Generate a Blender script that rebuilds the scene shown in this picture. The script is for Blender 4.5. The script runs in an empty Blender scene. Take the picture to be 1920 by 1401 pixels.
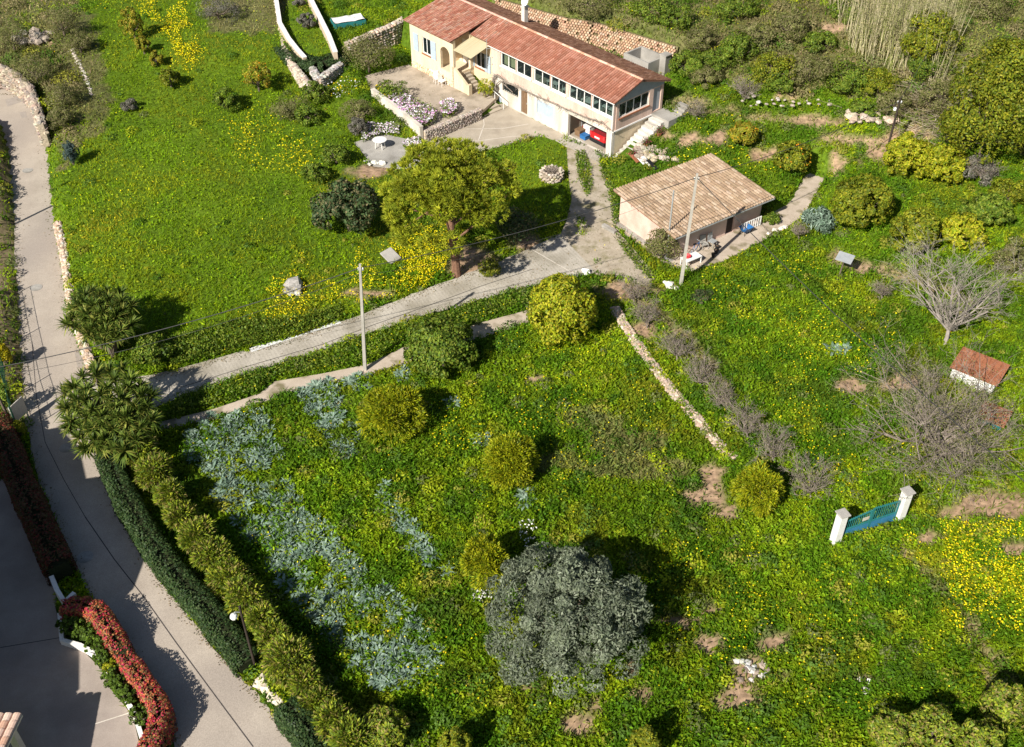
import bpy, math, random
import numpy as np
from mathutils import Vector

# ------------------------------------------------------------------ camera, sky, sun, exposure
scene = bpy.context.scene
col = scene.collection
FPX, PITCH, CAMH, CX, CY = 2000.0, math.radians(40.5), 42.0, 960.0, 700.5
cam_d = bpy.data.cameras.new('camera'); cam = bpy.data.objects.new('camera', cam_d); col.objects.link(cam)
cam.location = (0, 0, CAMH); cam.rotation_euler = (math.pi / 2 - PITCH, 0, 0)
cam_d.sensor_width = 36; cam_d.lens = 36 * FPX / 1920; cam_d.clip_end = 3000; cam_d.clip_start = 0.5
scene.camera = cam
SUN_EL, SUN_AZ = math.radians(38), math.radians(37)      # shadows run right and away from the camera
w = bpy.data.worlds.new('World'); scene.world = w; w.use_nodes = True
nt = w.node_tree; bg = nt.nodes['Background']
sky = nt.nodes.new('ShaderNodeTexSky'); sky.sky_type = 'NISHITA'; sky.sun_disc = False
sky.sun_elevation = SUN_EL; sky.sun_rotation = math.pi + SUN_AZ
nt.links.new(sky.outputs[0], bg.inputs[0]); bg.inputs[1].default_value = 0.05
sl = bpy.data.lights.new('sun', 'SUN'); sl.energy = 5.0; sl.angle = math.radians(0.53); sl.color = (1.0, 0.94, 0.84)
sun = bpy.data.objects.new('sun', sl); col.objects.link(sun); sun.location = (-60, -60, 120)
sdir = Vector((math.sin(SUN_AZ) * math.cos(SUN_EL), math.cos(SUN_AZ) * math.cos(SUN_EL), -math.sin(SUN_EL)))
sun.rotation_euler = sdir.to_track_quat('-Z', 'Y').to_euler()
scene.view_settings.view_transform = 'Standard'; scene.view_settings.look = 'None'
scene.view_settings.exposure = 0.66; scene.view_settings.gamma = 1.0

# ------------------------------------------------------------------ numeric helpers
RS = np.random.RandomState(7); rnd = random.Random(5)
CT, ST = math.cos(PITCH), math.sin(PITCH)
def vnoise(x, y, scale, seed=0):
    x = np.asarray(x, float) / scale + seed * 17.31; y = np.asarray(y, float) / scale + seed * 7.77
    xi = np.floor(x); yi = np.floor(y); fx = x - xi; fy = y - yi
    fx = fx * fx * (3 - 2 * fx); fy = fy * fy * (3 - 2 * fy)
    def h(a, b):
        v = np.sin(a * 127.1 + b * 311.7 + seed * 13.7) * 43758.5453
        return v - np.floor(v)
    return (h(xi, yi) * (1 - fx) + h(xi + 1, yi) * fx) * (1 - fy) + (h(xi, yi + 1) * (1 - fx) + h(xi + 1, yi + 1) * fx) * fy
def fnoise(x, y, scale, seed=0):
    return (vnoise(x, y, scale, seed) * .55 + vnoise(x, y, scale * .47, seed + 3) * .3 + vnoise(x, y, scale * .21, seed + 9) * .15)
def inpoly(x, y, poly):
    x = np.asarray(x, float); y = np.asarray(y, float); ins = np.zeros(x.shape, bool); n = len(poly)
    for i in range(n):
        x0, y0 = poly[i]; x1, y1 = poly[(i + 1) % n]
        if y0 == y1: continue
        c = ((y0 > y) != (y1 > y)) & (x < (x1 - x0) * (y - y0) / (y1 - y0) + x0)
        ins ^= c
    return ins
def polydist(x, y, poly, closed=True):
    d = np.full(np.shape(x), 1e9); n = len(poly)
    for i in range(n if closed else n - 1):
        x0, y0 = poly[i]; x1, y1 = poly[(i + 1) % n]; dx, dy = x1 - x0, y1 - y0; L = dx * dx + dy * dy + 1e-9
        t = np.clip(((x - x0) * dx + (y - y0) * dy) / L, 0, 1)
        d = np.minimum(d, np.hypot(x - x0 - t * dx, y - y0 - t * dy))
    return d
def G(px, py, z=0.0):
    """where the sight line through photo position (px, py) meets height z"""
    a = (np.asarray(px, float) - CX) / FPX; b = (CY - np.asarray(py, float)) / FPX
    t = (z - CAMH) / (-ST + b * CT)
    return np.stack([t * a, t * (CT + b * ST), np.zeros_like(t) + z], -1)
def toph(x, y, z):
    Z = y * CT - (z - CAMH) * ST; Y = y * ST + (z - CAMH) * CT
    Z = np.where(np.abs(Z) < 1e-3, 1e-3, Z)
    return CX + FPX * x / Z, CY - FPX * Y / Z, Z

# ------------------------------------------------------------------ frames of the two buildings
HO = np.array([7.88, 75.48]); HS = np.array([-.6715, .7410]); HT = np.array([.7410, .6715])
HANG = math.atan2(-HS[1], -HS[0])
def hw(s, t): return HO + s * HS + t * HT
SO = np.array([7.2, 66.15]); SANG = math.radians(34.2)
SE1 = np.array([math.cos(SANG), math.sin(SANG)]); SE2 = np.array([-SE1[1], SE1[0]])
def sw(x, y): return SO + x * SE1 + y * SE2

# ------------------------------------------------------------------ the lie of the land
CTRL = [(60,300,1.0),(20,150,2.0),(150,200,2.2),(80,60,3.2),(300,40,2.6),(450,40,2.4),(300,200,1.6),(200,330,1.2),(350,330,1.1),(500,300,.9),
 (600,250,.8),(660,300,.5),(180,480,1.0),(300,450,1.0),(450,450,.9),(600,430,.6),(560,540,.5),(350,580,.7),(240,600,.9),(480,600,.45),(700,520,.3),(800,460,.25),(300,670,.3),
 (400,850,0),(500,900,0),(700,900,0),(600,760,0),(900,850,0),(1000,1000,0),(700,1200,0),(900,1300,0),(1100,1380,0),(450,1100,0),(600,1380,0),(1050,700,0),(1150,800,.1),(800,700,0),
 (1000,240,0),(1050,300,0),(1000,400,0),(1100,440,0),(1180,520,.05),(950,480,0),(1150,330,.0),(1200,330,.3),(1230,300,.8),
 (1260,250,1.6),(1285,215,2.4),(1320,170,3.0),(1350,250,1.6),(1400,310,1.0),(1480,340,.6),(1500,250,2.0),(1600,300,1.4),(1650,330,1.0),(1600,230,2.8),(1700,300,1.7),(1760,370,1.0),
 (1300,60,5.2),(1200,20,5.6),(1050,-30,5.4),(930,-60,5.0),(1400,60,5.6),(1500,100,5.0),(1500,20,7.0),(1650,60,6.6),(1650,160,4.4),(1800,60,7.6),(1850,200,4.8),(1900,330,2.6),(1880,450,1.4),
 (1500,450,.25),(1400,520,.3),(1300,580,.35),(1400,700,.4),(1550,650,.35),(1700,560,.5),(1850,600,.7),(1500,830,.25),(1700,800,.3),(1850,900,.2),
 (1350,950,0),(1500,1000,0),(1300,1150,0),(1600,1150,0),(1850,1100,0),(1450,1350,0),(1850,1350,0),(200,1300,0),(50,1100,0),(-80,900,0),(-80,500,.2),(-80,1300,0),(400,1390,0),
 (0,-200,4.5),(500,-250,5),(1000,-300,11),(1500,-250,13),(1920,-200,12),(2100,300,4),(2100,800,.6),(2100,1300,0)]
_c = np.array([list(G(a, b, z)[:2]) + [z] for a, b, z in CTRL])
def base_h(x, y):
    sh = np.shape(x); x = np.ravel(x); y = np.ravel(y); out = np.empty(len(x))
    for i in range(0, len(x), 20000):
        d2 = (x[i:i+20000, None] - _c[:, 0]) ** 2 + (y[i:i+20000, None] - _c[:, 1]) ** 2
        wt = 1 / (d2 + 6.0) ** 2
        out[i:i+20000] = (wt * _c[:, 2]).sum(1) / wt.sum(1)
    return out.reshape(sh)
def pg(pts, z=0.0): return [tuple(G(a, b, z)[:2]) for a, b in pts]
ROAD_L = [(-40,235),(4,250),(16,290),(20,350),(26,430),(30,520),(36,620),(42,720),(50,800),(66,880),(100,965),(134,1050),(176,1130),(225,1200),(275,1275),(310,1335),(330,1400),(345,1470)]
ROAD_R = [(-40,172),(30,178),(72,200),(86,240),(92,290),(97,350),(106,430),(120,505),(127,570),(142,625),(165,690),(168,760),(172,820),(188,870),(225,960),(300,1090),(400,1212),(490,1308),(565,1400),(625,1470)]
DRIVE_T = [(150,688),(240,712),(330,694),(460,658),(560,632),(640,603),(760,558),(850,523),(930,492),(990,468),(1050,440)]
DRIVE_B = [(150,815),(240,790),(330,748),(460,703),(560,674),(650,640),(780,598),(880,570),(960,545),(1050,526),(1120,512)]
P_ROAD = ROAD_L + ROAD_R[::-1]
P_DRIVE = DRIVE_T + DRIVE_B[::-1]
P_GRAVEL = [(1062,268),(1108,278),(1122,300),(1142,340),(1152,385),(1150,425),(1190,470),(1232,520),(1215,535),(1160,520),(1118,513),(1050,442),(1062,415),(1072,375),(1066,330)]
P_STRIP = [(1082,292),(1094,288),(1104,310),(1108,345),(1098,362),(1086,330)]
P_PATH = [(300,792),(400,768),(488,738),(515,716),(600,702),(690,684),(760,650),(830,632),(900,606),(990,582),(998,600),(905,634),(835,655),(765,680),(690,702),(600,722),(520,742),(490,758),(400,785),(300,808)]
P_YARD = [(-200,880),(70,905),(100,975),(112,1075),(104,1140),(118,1205),(150,1215),(190,1255),(215,1300),(250,1345),(262,1400),(268,1500),(-200,1500)]
SHED_PAD = [sw(-.9,.6), sw(9.6,.6), sw(9.6,-6.2), sw(12.6,-5.9), sw(17.0,-3.2), sw(17.4,-4.6), sw(12.5,-7.7), sw(9.0,-8.2), sw(3.0,-8.6), sw(.6,-8.4), sw(-.9,-6.4)]
SHED_SLAB = [tuple(sw(a, b)) for a, b in ((-.15,.1),(-.15,-6.8),(.9,-8.0),(3.2,-8.35),(9.0,-7.9),(12.2,-7.3),(17.4,-4.4),(17.0,-3.0),(12.3,-5.5),(8.9,-6.0),(8.9,-.1))]
HOUSE_PAD = [tuple(hw(*p)) for p in ((-.2,-.2),(14.4,-.2),(14.4,-.2),(17,-2.2),(23.2,-2.2),(23.2,5.4),(-.2,5.4))]
FORECOURT = [tuple(hw(*p)) for p in ((4.95,-.1),(5.1,-1.2),(6.6,-1.6),(7.3,-5.0),(8.0,-8.0),(10.2,-9.6),(12.1,-9.4),(12.15,-2.6),(13.0,-.1))]
PATIO = [tuple(hw(*p)) for p in ((24.2,-6.4),(23.4,-2.05),(17,-2.05),(14.3,-.1),(13.3,-.1),(12.15,-2.9),(12.2,-9.4),(20.3,-8.2))]
LOWPATIO = pg([(664,268),(715,250),(790,268),(800,310),(760,318),(700,312)], .1)
TERR = pg([(505,-60),(514,0),(524,45),(540,85),(600,108),(640,82),(764,34),(800,-60)], 2.2)
XF = np.arange(-72, 72.01, .55); YF = np.arange(14, 146.01, .55)
def ext(a, lo, hi): return np.concatenate([lo, a, hi])
XS = ext(XF, [-420, -300, -200, -140, -105, -85], [85, 105, 140, 200, 300, 420]); YS = ext(YF, [-220, -120, -60, -25, 0], [160, 185, 230, 320, 460])
GX, GY = np.meshgrid(XF, YF); GH = base_h(GX, GY)
GH += (fnoise(GX, GY, 3.0, 2) - .5) * .16
def zroad(x, y): return np.maximum(0, (y - 72) * .05)
def pad(poly, z, feather):
    global GH
    xs = [p[0] for p in poly]; ys = [p[1] for p in poly]
    m = (GX > min(xs) - feather - 1) & (GX < max(xs) + feather + 1) & (GY > min(ys) - feather - 1) & (GY < max(ys) + feather + 1)
    x, y = GX[m], GY[m]; d = np.where(inpoly(x, y, poly), 0, polydist(x, y, poly))
    k = np.clip(1 - d / feather, 0, 1); k = k * k * (3 - 2 * k)
    zz = z(x, y) if callable(z) else z
    GH[m] = GH[m] * (1 - k) + zz * k
W_ROAD, W_DRIVE, W_GRAVEL, W_PATH, W_YARD = pg(P_ROAD), pg(P_DRIVE), pg(P_GRAVEL), pg(P_PATH), pg(P_YARD)
pad([tuple(hw(*p)) for p in ((-1,5.6),(24,5.4),(23.5,7.6),(14.8,9.2),(12.6,10.4),(7.2,11.2),(3.4,11.9),(3.2,7.0),(-1,7.0))], 2.45, .7)
pad(TERR, 2.2, .9); pad([tuple(hw(*p)) for p in ((27.5,-5.0),(28.2,.6),(23.2,-.5),(23.2,-6.0))], .55, .5); pad(PATIO, .6, .7); pad(LOWPATIO, .1, .8)
pad(W_DRIVE, 0, .9); pad(W_GRAVEL, 0, 2); pad(FORECOURT, 0, .6); pad(W_PATH, 0, .6); pad(SHED_PAD, 0.02, 1.2); pad(W_YARD, 0, .8); pad(W_ROAD, zroad, .55)
pad([tuple(hw(*p)) for p in ((13.3,-.1),(17,-.1),(17,-2.05),(23.0,-2.05),(12.15,-2.9))], .6, .3)
pad([tuple(hw(*p)) for p in ((14.3,.5),(17.1,.5),(17.1,-1.8),(22.9,-1.8),(22.9,5.3),(14.3,5.3))], .4, .3)
pad([tuple(hw(*p)) for p in ((-.1,-.1),(14.2,-.1),(14.2,5.4),(-.1,5.4))], 0, .35)
def Hs(x, y):
    x = np.clip(np.asarray(x, float), XF[0], XF[-1] - .01); y = np.clip(np.asarray(y, float), YF[0], YF[-1] - .01)
    fx = (x - XF[0]) / .55; fy = (y - YF[0]) / .55; i = fx.astype(int); j = fy.astype(int); fx = fx - i; fy = fy - j
    i2 = np.minimum(i + 1, len(XF) - 1); j2 = np.minimum(j + 1, len(YF) - 1)
    return (GH[j, i] * (1 - fx) + GH[j, i2] * fx) * (1 - fy) + (GH[j2, i] * (1 - fx) + GH[j2, i2] * fx) * fy
def land(px, py):
    z = np.zeros(np.shape(px)) if np.ndim(px) else np.array(0.0)
    for _ in range(9):
        p = G(px, py, z); z = z * .3 + .7 * Hs(p[..., 0], p[..., 1])
    p = G(px, py, z); p[..., 2] = Hs(p[..., 0], p[..., 1])
    return p
def at(px, py): return Vector(land(np.array(float(px)), np.array(float(py))))

# ------------------------------------------------------------------ materials
MATS = {}
def nmat(name):
    m = bpy.data.materials.new(name); m.use_nodes = True; MATS[name] = m
    return m, m.node_tree.nodes, m.node_tree.links, m.node_tree.nodes['Principled BSDF']
def surf(name, c1, c2, scale=2.0, rough=.85, bump=.15, c3=None, scale3=.35, spec=.25, stretch=None, fine=40, metal=0):
    m, N, L, P = nmat(name)
    tc = N.new('ShaderNodeTexCoord'); src = tc.outputs['Object']
    if stretch:
        mp = N.new('ShaderNodeMapping'); mp.inputs['Scale'].default_value = stretch; L.new(src, mp.inputs[0]); src = mp.outputs[0]
    n1 = N.new('ShaderNodeTexNoise'); n1.inputs['Scale'].default_value = scale; n1.inputs['Detail'].default_value = 8; n1.inputs['Roughness'].default_value = .65
    L.new(src, n1.inputs['Vector'])
    r = N.new('ShaderNodeValToRGB'); r.color_ramp.elements[0].position = .35; r.color_ramp.elements[1].position = .68
    r.color_ramp.elements[0].color = (*c1, 1); r.color_ramp.elements[1].color = (*c2, 1); L.new(n1.outputs['Fac'], r.inputs[0])
    out = r.outputs[0]
    if c3:
        n3 = N.new('ShaderNodeTexNoise'); n3.inputs['Scale'].default_value = scale3; n3.inputs['Detail'].default_value = 5; L.new(src, n3.inputs['Vector'])
        r3 = N.new('ShaderNodeValToRGB'); r3.color_ramp.elements[0].position = .5; r3.color_ramp.elements[1].position = .66; L.new(n3.outputs['Fac'], r3.inputs[0])
        mx = N.new('ShaderNodeMixRGB'); L.new(r3.outputs[0], mx.inputs[0]); L.new(out, mx.inputs[1]); mx.inputs[2].default_value = (*c3, 1); out = mx.outputs[0]
    n2 = N.new('ShaderNodeTexNoise'); n2.inputs['Scale'].default_value = fine; n2.inputs['Detail'].default_value = 3; L.new(src, n2.inputs['Vector'])
    hv = N.new('ShaderNodeMapRange'); hv.inputs[1].default_value = .3; hv.inputs[2].default_value = .7; hv.inputs[3].default_value = .82; hv.inputs[4].default_value = 1.15; L.new(n2.outputs['Fac'], hv.inputs[0])
    mu = N.new('ShaderNodeMixRGB'); mu.blend_type = 'MULTIPLY'; mu.inputs[0].default_value = 1; L.new(out, mu.inputs[1]); L.new(hv.outputs[0], mu.inputs[2])
    L.new(mu.outputs[0], P.inputs['Base Color'])
    P.inputs['Roughness'].default_value = rough; P.inputs['Specular IOR Level'].default_value = spec; P.inputs['Metallic'].default_value = metal
    if bump:
        b = N.new('ShaderNodeBump'); b.inputs['Strength'].default_value = bump; b.inputs['Distance'].default_value = .03; L.new(n2.outputs['Fac'], b.inputs['Height']); L.new(b.outputs[0], P.inputs['Normal'])
    return m
def attr_mat(name, rough=.6, spec=.2, trans=0.0, bump=0, noise=.25, nscale=8):
    m, N, L, P = nmat(name)
    a = N.new('ShaderNodeAttribute'); a.attribute_name = 'Col'
    n2 = N.new('ShaderNodeTexNoise'); n2.inputs['Scale'].default_value = nscale; n2.inputs['Detail'].default_value = 4
    tc = N.new('ShaderNodeTexCoord'); L.new(tc.outputs['Object'], n2.inputs['Vector'])
    hv = N.new('ShaderNodeMapRange'); hv.inputs[1].default_value = .3; hv.inputs[2].default_value = .7; hv.inputs[3].default_value = 1 - noise; hv.inputs[4].default_value = 1 + noise; L.new(n2.outputs['Fac'], hv.inputs[0])
    mu = N.new('ShaderNodeMixRGB'); mu.blend_type = 'MULTIPLY'; mu.inputs[0].default_value = 1; L.new(a.outputs['Color'], mu.inputs[1]); L.new(hv.outputs[0], mu.inputs[2])
    L.new(mu.outputs[0], P.inputs['Base Color']); P.inputs['Roughness'].default_value = rough; P.inputs['Specular IOR Level'].default_value = spec
    if trans:
        t = N.new('ShaderNodeBsdfTranslucent'); L.new(mu.outputs[0], t.inputs[0]); ms = N.new('ShaderNodeMixShader'); ms.inputs[0].default_value = trans
        L.new(P.outputs[0], ms.inputs[1]); L.new(t.outputs[0], ms.inputs[2]); L.new(ms.outputs[0], N['Material Output'].inputs[0])
    return m
M_LEAF = attr_mat('foliage', .55, .22, .28)
M_GRASS = attr_mat('grass_blades', .6, .15, .36)
M_FLOWER = attr_mat('petals', .7, .1, .2)
M_STONE = attr_mat('field_stone', .9, .15, 0, 0, .3, 9)
M_TILE = attr_mat('terracotta', .85, .15, 0, 0, .22, 12)
M_BARK = surf('bark', (.10,.075,.055), (.20,.16,.125), 6, .9, .5, fine=25)
M_PINEBARK = surf('pine_bark', (.13,.065,.04), (.26,.15,.10), 5, .9, .5, fine=18)
M_TWIG = surf('grey_twigs', (.21,.18,.155), (.35,.31,.27), 3, .85, .2)
M_DRYTWIG = surf('dry_twigs', (.17,.14,.115), (.29,.245,.21), 3, .9, .2)
M_ROAD = surf('road_concrete', (.35,.30,.25), (.43,.375,.315), .5, .9, .15, (.33,.285,.245), .13, fine=25)
M_DRIVE = surf('drive_concrete', (.37,.335,.28), (.49,.45,.385), .8, .9, .3, (.30,.27,.215), .35, fine=18)
M_GRAVEL = surf('gravel_track', (.33,.28,.21), (.45,.39,.31), 1.2, .95, .5, (.20,.18,.09), .9, fine=22)
M_PATH = surf('old_path_concrete', (.40,.33,.26), (.52,.44,.36), 1.2, .95, .3, (.20,.17,.10), .9, fine=30)
M_PATIO = surf('patio_concrete', (.34,.285,.225), (.47,.40,.32), .9, .9, .2, (.27,.225,.17), .6, fine=35)
M_COURT = surf('court_concrete', (.36,.31,.245), (.44,.385,.31), .8, .9, .15, (.31,.265,.21), .5, fine=35)
M_YARD = surf('yard_concrete', (.30,.25,.22), (.37,.315,.275), .6, .9, .12, (.27,.225,.2), .4, fine=45)
M_PINK = surf('pink_render', (.60,.43,.35), (.71,.53,.45), 1.6, .9, .08, (.53,.39,.32), .9, fine=30, stretch=(1,1,.16))
M_CREAM = surf('cream_render', (.64,.52,.36), (.74,.62,.45), 1.6, .9, .08, (.58,.47,.33), .9, fine=30, stretch=(1,1,.16))
M_SHEDW = surf('shed_pink_render', (.60,.43,.36), (.70,.53,.45), 1.0, .9, .1, (.52,.38,.31), .6, fine=25)
M_WSTEP = surf('worn_white_step', (.50,.48,.44), (.66,.64,.60), 2.5, .85, .15, (.42,.39,.34), 1.2)
M_WHITE = surf('white_paint', (.70,.69,.66), (.79,.78,.76), 2, .6, .03)
M_WALLW = surf('white_render', (.55,.50,.43), (.69,.65,.59), 1.3, .9, .1, (.47,.42,.35), .8, stretch=(1,1,.2))
M_GREYW = surf('grey_gable', (.30,.33,.36), (.35,.38,.41), 1.5, .9, .05)
M_GREYC = surf('grey_concrete', (.30,.285,.26), (.42,.40,.365), 1.4, .9, .2, (.24,.225,.2), .7, fine=25)
M_POLE = surf('pole_concrete', (.34,.32,.28), (.44,.415,.37), 2, .85, .05)
M_WOOD = surf('old_wood', (.13,.08,.045), (.24,.15,.085), 2, .8, .2, stretch=(8,8,1))
M_DARKWOOD = surf('dark_wood', (.03,.022,.018), (.06,.045,.035), 2, .8, .2)
M_SHUT = surf('pale_blue_paint', (.36,.44,.52), (.43,.51,.59), 2, .6, .03)
M_DARK = surf('dark_void', (.02,.02,.02), (.035,.033,.03), 2, .9, 0)
M_BLUEGATE = surf('blue_gate_paint', (.03,.16,.30), (.05,.21,.36), 3, .55, .05)
M_GREENGATE = surf('teal_gate_paint', (.02,.15,.16), (.03,.20,.20), 3, .55, .05)
M_FENCE = surf('green_fence', (.012,.06,.035), (.02,.085,.05), 3, .6, .02)
M_RED = surf('red_car_paint', (.55,.012,.015), (.60,.018,.02), 2, .25, 0, spec=.5)
M_BLACK = surf('black_plastic', (.012,.012,.013), (.022,.022,.024), 3, .6, .02)
M_RUST = surf('rust_sheet', (.25,.09,.045), (.36,.15,.08), 2.5, .85, .15)
M_METAL = surf('grey_sheet', (.40,.42,.43), (.55,.57,.58), 2, .45, .05, metal=.4)
M_WIRE = surf('wire', (.03,.03,.03), (.05,.05,.05), 3, .6, 0)
M_BLUE = surf('blue_plastic', (.02,.11,.30), (.03,.15,.38), 3, .5, .02)
M_REDP = surf('red_plastic', (.55,.03,.04), (.62,.05,.05), 3, .5, .02)
M_AWN = surf('awning_cloth', (.40,.35,.21), (.56,.50,.34), 1, .85, .05, stretch=(14,.1,.1))
M_LAMPG = surf('lamp_glass', (.80,.80,.78), (.86,.86,.84), 2, .3, 0)
M_CURT = surf('cream_curtain', (.62,.52,.30), (.74,.64,.42), 3, .9, .1, stretch=(6,6,.3))
M_SOIL = surf('bed_soil', (.10,.07,.045), (.17,.12,.08), 3, .95, .3)
def ribs(m, ang, scale, amt):
    N, L = m.node_tree.nodes, m.node_tree.links; P = N['Principled BSDF']; tc = N.new('ShaderNodeTexCoord'); mp = N.new('ShaderNodeMapping'); mp.inputs['Rotation'].default_value = (0, 0, -ang)
    L.new(tc.outputs['Object'], mp.inputs[0]); wv = N.new('ShaderNodeTexWave'); wv.inputs['Scale'].default_value = scale; wv.inputs['Distortion'].default_value = 1.2; wv.inputs['Detail'].default_value = 2; L.new(mp.outputs[0], wv.inputs[0])
    mr = N.new('ShaderNodeMapRange'); mr.inputs[3].default_value = 1-amt; mr.inputs[4].default_value = 1.0; L.new(wv.outputs['Fac'], mr.inputs[0]); old = P.inputs['Base Color'].links[0].from_socket
    mu = N.new('ShaderNodeMixRGB'); mu.blend_type = 'MULTIPLY'; mu.inputs[0].default_value = 1; L.new(old, mu.inputs[1]); L.new(mr.outputs[0], mu.inputs[2]); L.new(mu.outputs[0], P.inputs['Base Color'])
ribs(M_DRIVE, math.radians(29.7), 1.3, .10)
def glass_mat():
    m, N, L, P = nmat('window_glass')
    P.inputs['Base Color'].default_value = (.03, .045, .05, 1); P.inputs['Roughness'].default_value = .04; P.inputs['Specular IOR Level'].default_value = .6
    t = N.new('ShaderNodeBsdfTransparent'); t.inputs[0].default_value = (.8, .88, .86, 1); ms = N.new('ShaderNodeMixShader'); ms.inputs[0].default_value = .78
    L.new(P.outputs[0], ms.inputs[1]); L.new(t.outputs[0], ms.inputs[2]); L.new(ms.outputs[0], N['Material Output'].inputs[0])
    return m
M_GLASS = glass_mat()

# ------------------------------------------------------------------ object helpers
def tag(o, label=None, cat=None, group=None, kind=None):
    if label: o['label'] = label
    if cat: o['category'] = cat
    if group: o['group'] = group
    if kind: o['kind'] = kind
    return o
def thing(name, label, cat, loc=(0,0,0), rz=0, group=None):
    o = bpy.data.objects.new(name, None); col.objects.link(o); o.location = loc; o.rotation_euler = (0, 0, rz); o.empty_display_size = .3
    return tag(o, label, cat, group)
def link(name, me, mat, parent=None, loc=None):
    o = bpy.data.objects.new(name, me); col.objects.link(o)
    if mat and not me.materials: me.materials.append(mat)
    if parent: o.parent = parent
    if loc is not None: o.location = loc
    return o
class MB:
    def __init__(s): s.v = []; s.f = []; s.c = []
    def add(s, vs, fs, c=None):
        o = len(s.v); s.v += [tuple(p) for p in vs]; s.f += [tuple(i + o for i in f) for f in fs]; s.c += [c] * len(fs); return s
    def box(s, x0, x1, y0, y1, z0, z1, c=None):
        return s.add([(x0,y0,z0),(x1,y0,z0),(x1,y1,z0),(x0,y1,z0),(x0,y0,z1),(x1,y0,z1),(x1,y1,z1),(x0,y1,z1)],
                     [(0,3,2,1),(4,5,6,7),(0,1,5,4),(1,2,6,5),(2,3,7,6),(3,0,4,7)], c)
    def obox(s, ctr, ax, ay, az, c=None):
        ctr, ax, ay, az = map(np.asarray, (ctr, ax, ay, az)); vs = [ctr + i*ax + j*ay + k*az for k in (-1,1) for i, j in ((-1,-1),(1,-1),(1,1),(-1,1))]
        return s.add(vs, [(0,3,2,1),(4,5,6,7),(0,1,5,4),(1,2,6,5),(2,3,7,6),(3,0,4,7)], c)
    def prism(s, poly, z0, z1, c=None):
        n = len(poly); vs = [(x, y, z0) for x, y in poly] + [(x, y, z1) for x, y in poly]
        return s.add(vs, [tuple(range(n-1,-1,-1)), tuple(range(n,2*n))] + [(i,(i+1)%n,(i+1)%n+n,i+n) for i in range(n)], c)
    def quad(s, a, b, c_, d, c=None): return s.add([a,b,c_,d], [(0,1,2,3)], c)
    def tube(s, pts, rad, n=6, c=None, cap=True):
        pts = [np.asarray(p, float) for p in pts]; vs = []; m = len(pts)
        if np.isscalar(rad): rad = [rad]*m
        up = np.array([.31,.22,.92])
        for i, p in enumerate(pts):
            d = pts[min(i+1,m-1)] - pts[max(i-1,0)]; d = d/(np.linalg.norm(d)+1e-9); a = np.cross(d, up)
            if np.linalg.norm(a) < .15: a = np.cross(d, [1,0,0])
            a /= np.linalg.norm(a); b = np.cross(d, a)
            vs += [p + rad[i]*(math.cos(2*math.pi*k/n)*a + math.sin(2*math.pi*k/n)*b) for k in range(n)]
        fs = [(i*n+k, i*n+(k+1)%n, (i+1)*n+(k+1)%n, (i+1)*n+k) for i in range(m-1) for k in range(n)]
        if cap: fs += [tuple(range(n-1,-1,-1)), tuple(range((m-1)*n, m*n))]
        return s.add(vs, fs, c)
    def rock(s, ctr, r, seed=0, c=None, flat=.75):
        R = random.Random(seed); vs = []; P = (1+5**.5)/2
        base = [(-1,P,0),(1,P,0),(-1,-P,0),(1,-P,0),(0,-1,P),(0,1,P),(0,-1,-P),(0,1,-P),(P,0,-1),(P,0,1),(-P,0,-1),(-P,0,1)]
        fs = [(0,11,5),(0,5,1),(0,1,7),(0,7,10),(0,10,11),(1,5,9),(5,11,4),(11,10,2),(10,7,6),(7,1,8),(3,9,4),(3,4,2),(3,2,6),(3,6,8),(3,8,9),(4,9,5),(2,4,11),(6,2,10),(8,6,7),(9,8,1)]
        rr = (r, r, r*flat) if np.isscalar(r) else r; an = R.random()*6.28; ca, sa = math.cos(an), math.sin(an)
        for b in base:
            k = R.uniform(.72,1.15)/1.9; x, y, z = b[0]*k*rr[0], b[1]*k*rr[1], b[2]*k*rr[2]
            vs.append((ctr[0]+x*ca-y*sa, ctr[1]+x*sa+y*ca, ctr[2]+z))
        return s.add(vs, fs, c)
    def lathe(s, prof, n=16, ctr=(0,0,0), c=None):
        vs = [(ctr[0]+r*math.cos(2*math.pi*k/n), ctr[1]+r*math.sin(2*math.pi*k/n), ctr[2]+z) for r, z in prof for k in range(n)]
        m = len(prof); fs = [(i*n+k, i*n+(k+1)%n, (i+1)*n+(k+1)%n, (i+1)*n+k) for i in range(m-1) for k in range(n)]
        fs += [tuple(range(n-1,-1,-1)), tuple(range((m-1)*n, m*n))]
        return s.add(vs, fs, c)
    def mesh(s, name):
        me = bpy.data.meshes.new(name); me.from_pydata(s.v, [], s.f)
        if any(c is not None for c in s.c):
            a = me.attributes.new('Col', 'FLOAT_COLOR', 'FACE')
            a.data.foreach_set('color', np.array([[*(c or (.5,.5,.5)), 1] for c in s.c], np.float32).ravel())
        me.update(); return me
    def build(s, name, mat, parent=None, org=None, smooth=False, bev=0):
        if org is not None: s.v = [(p[0]-org[0], p[1]-org[1], p[2]-org[2]) for p in s.v]
        me = s.mesh(name)
        if smooth: me.polygons.foreach_set('use_smooth', np.ones(len(me.polygons), bool))
        o = link(name, me, mat, parent)
        if bev:
            b = o.modifiers.new('bevel', 'BEVEL'); b.width = bev; b.segments = 1; b.limit_method = 'ANGLE'
        return o
def jit(c, a=.15, R=rnd):
    k = 1 + R.uniform(-a, a); return tuple(min(1, max(0, x*k*(1+R.uniform(-a*.3, a*.3)))) for x in c)
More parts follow.
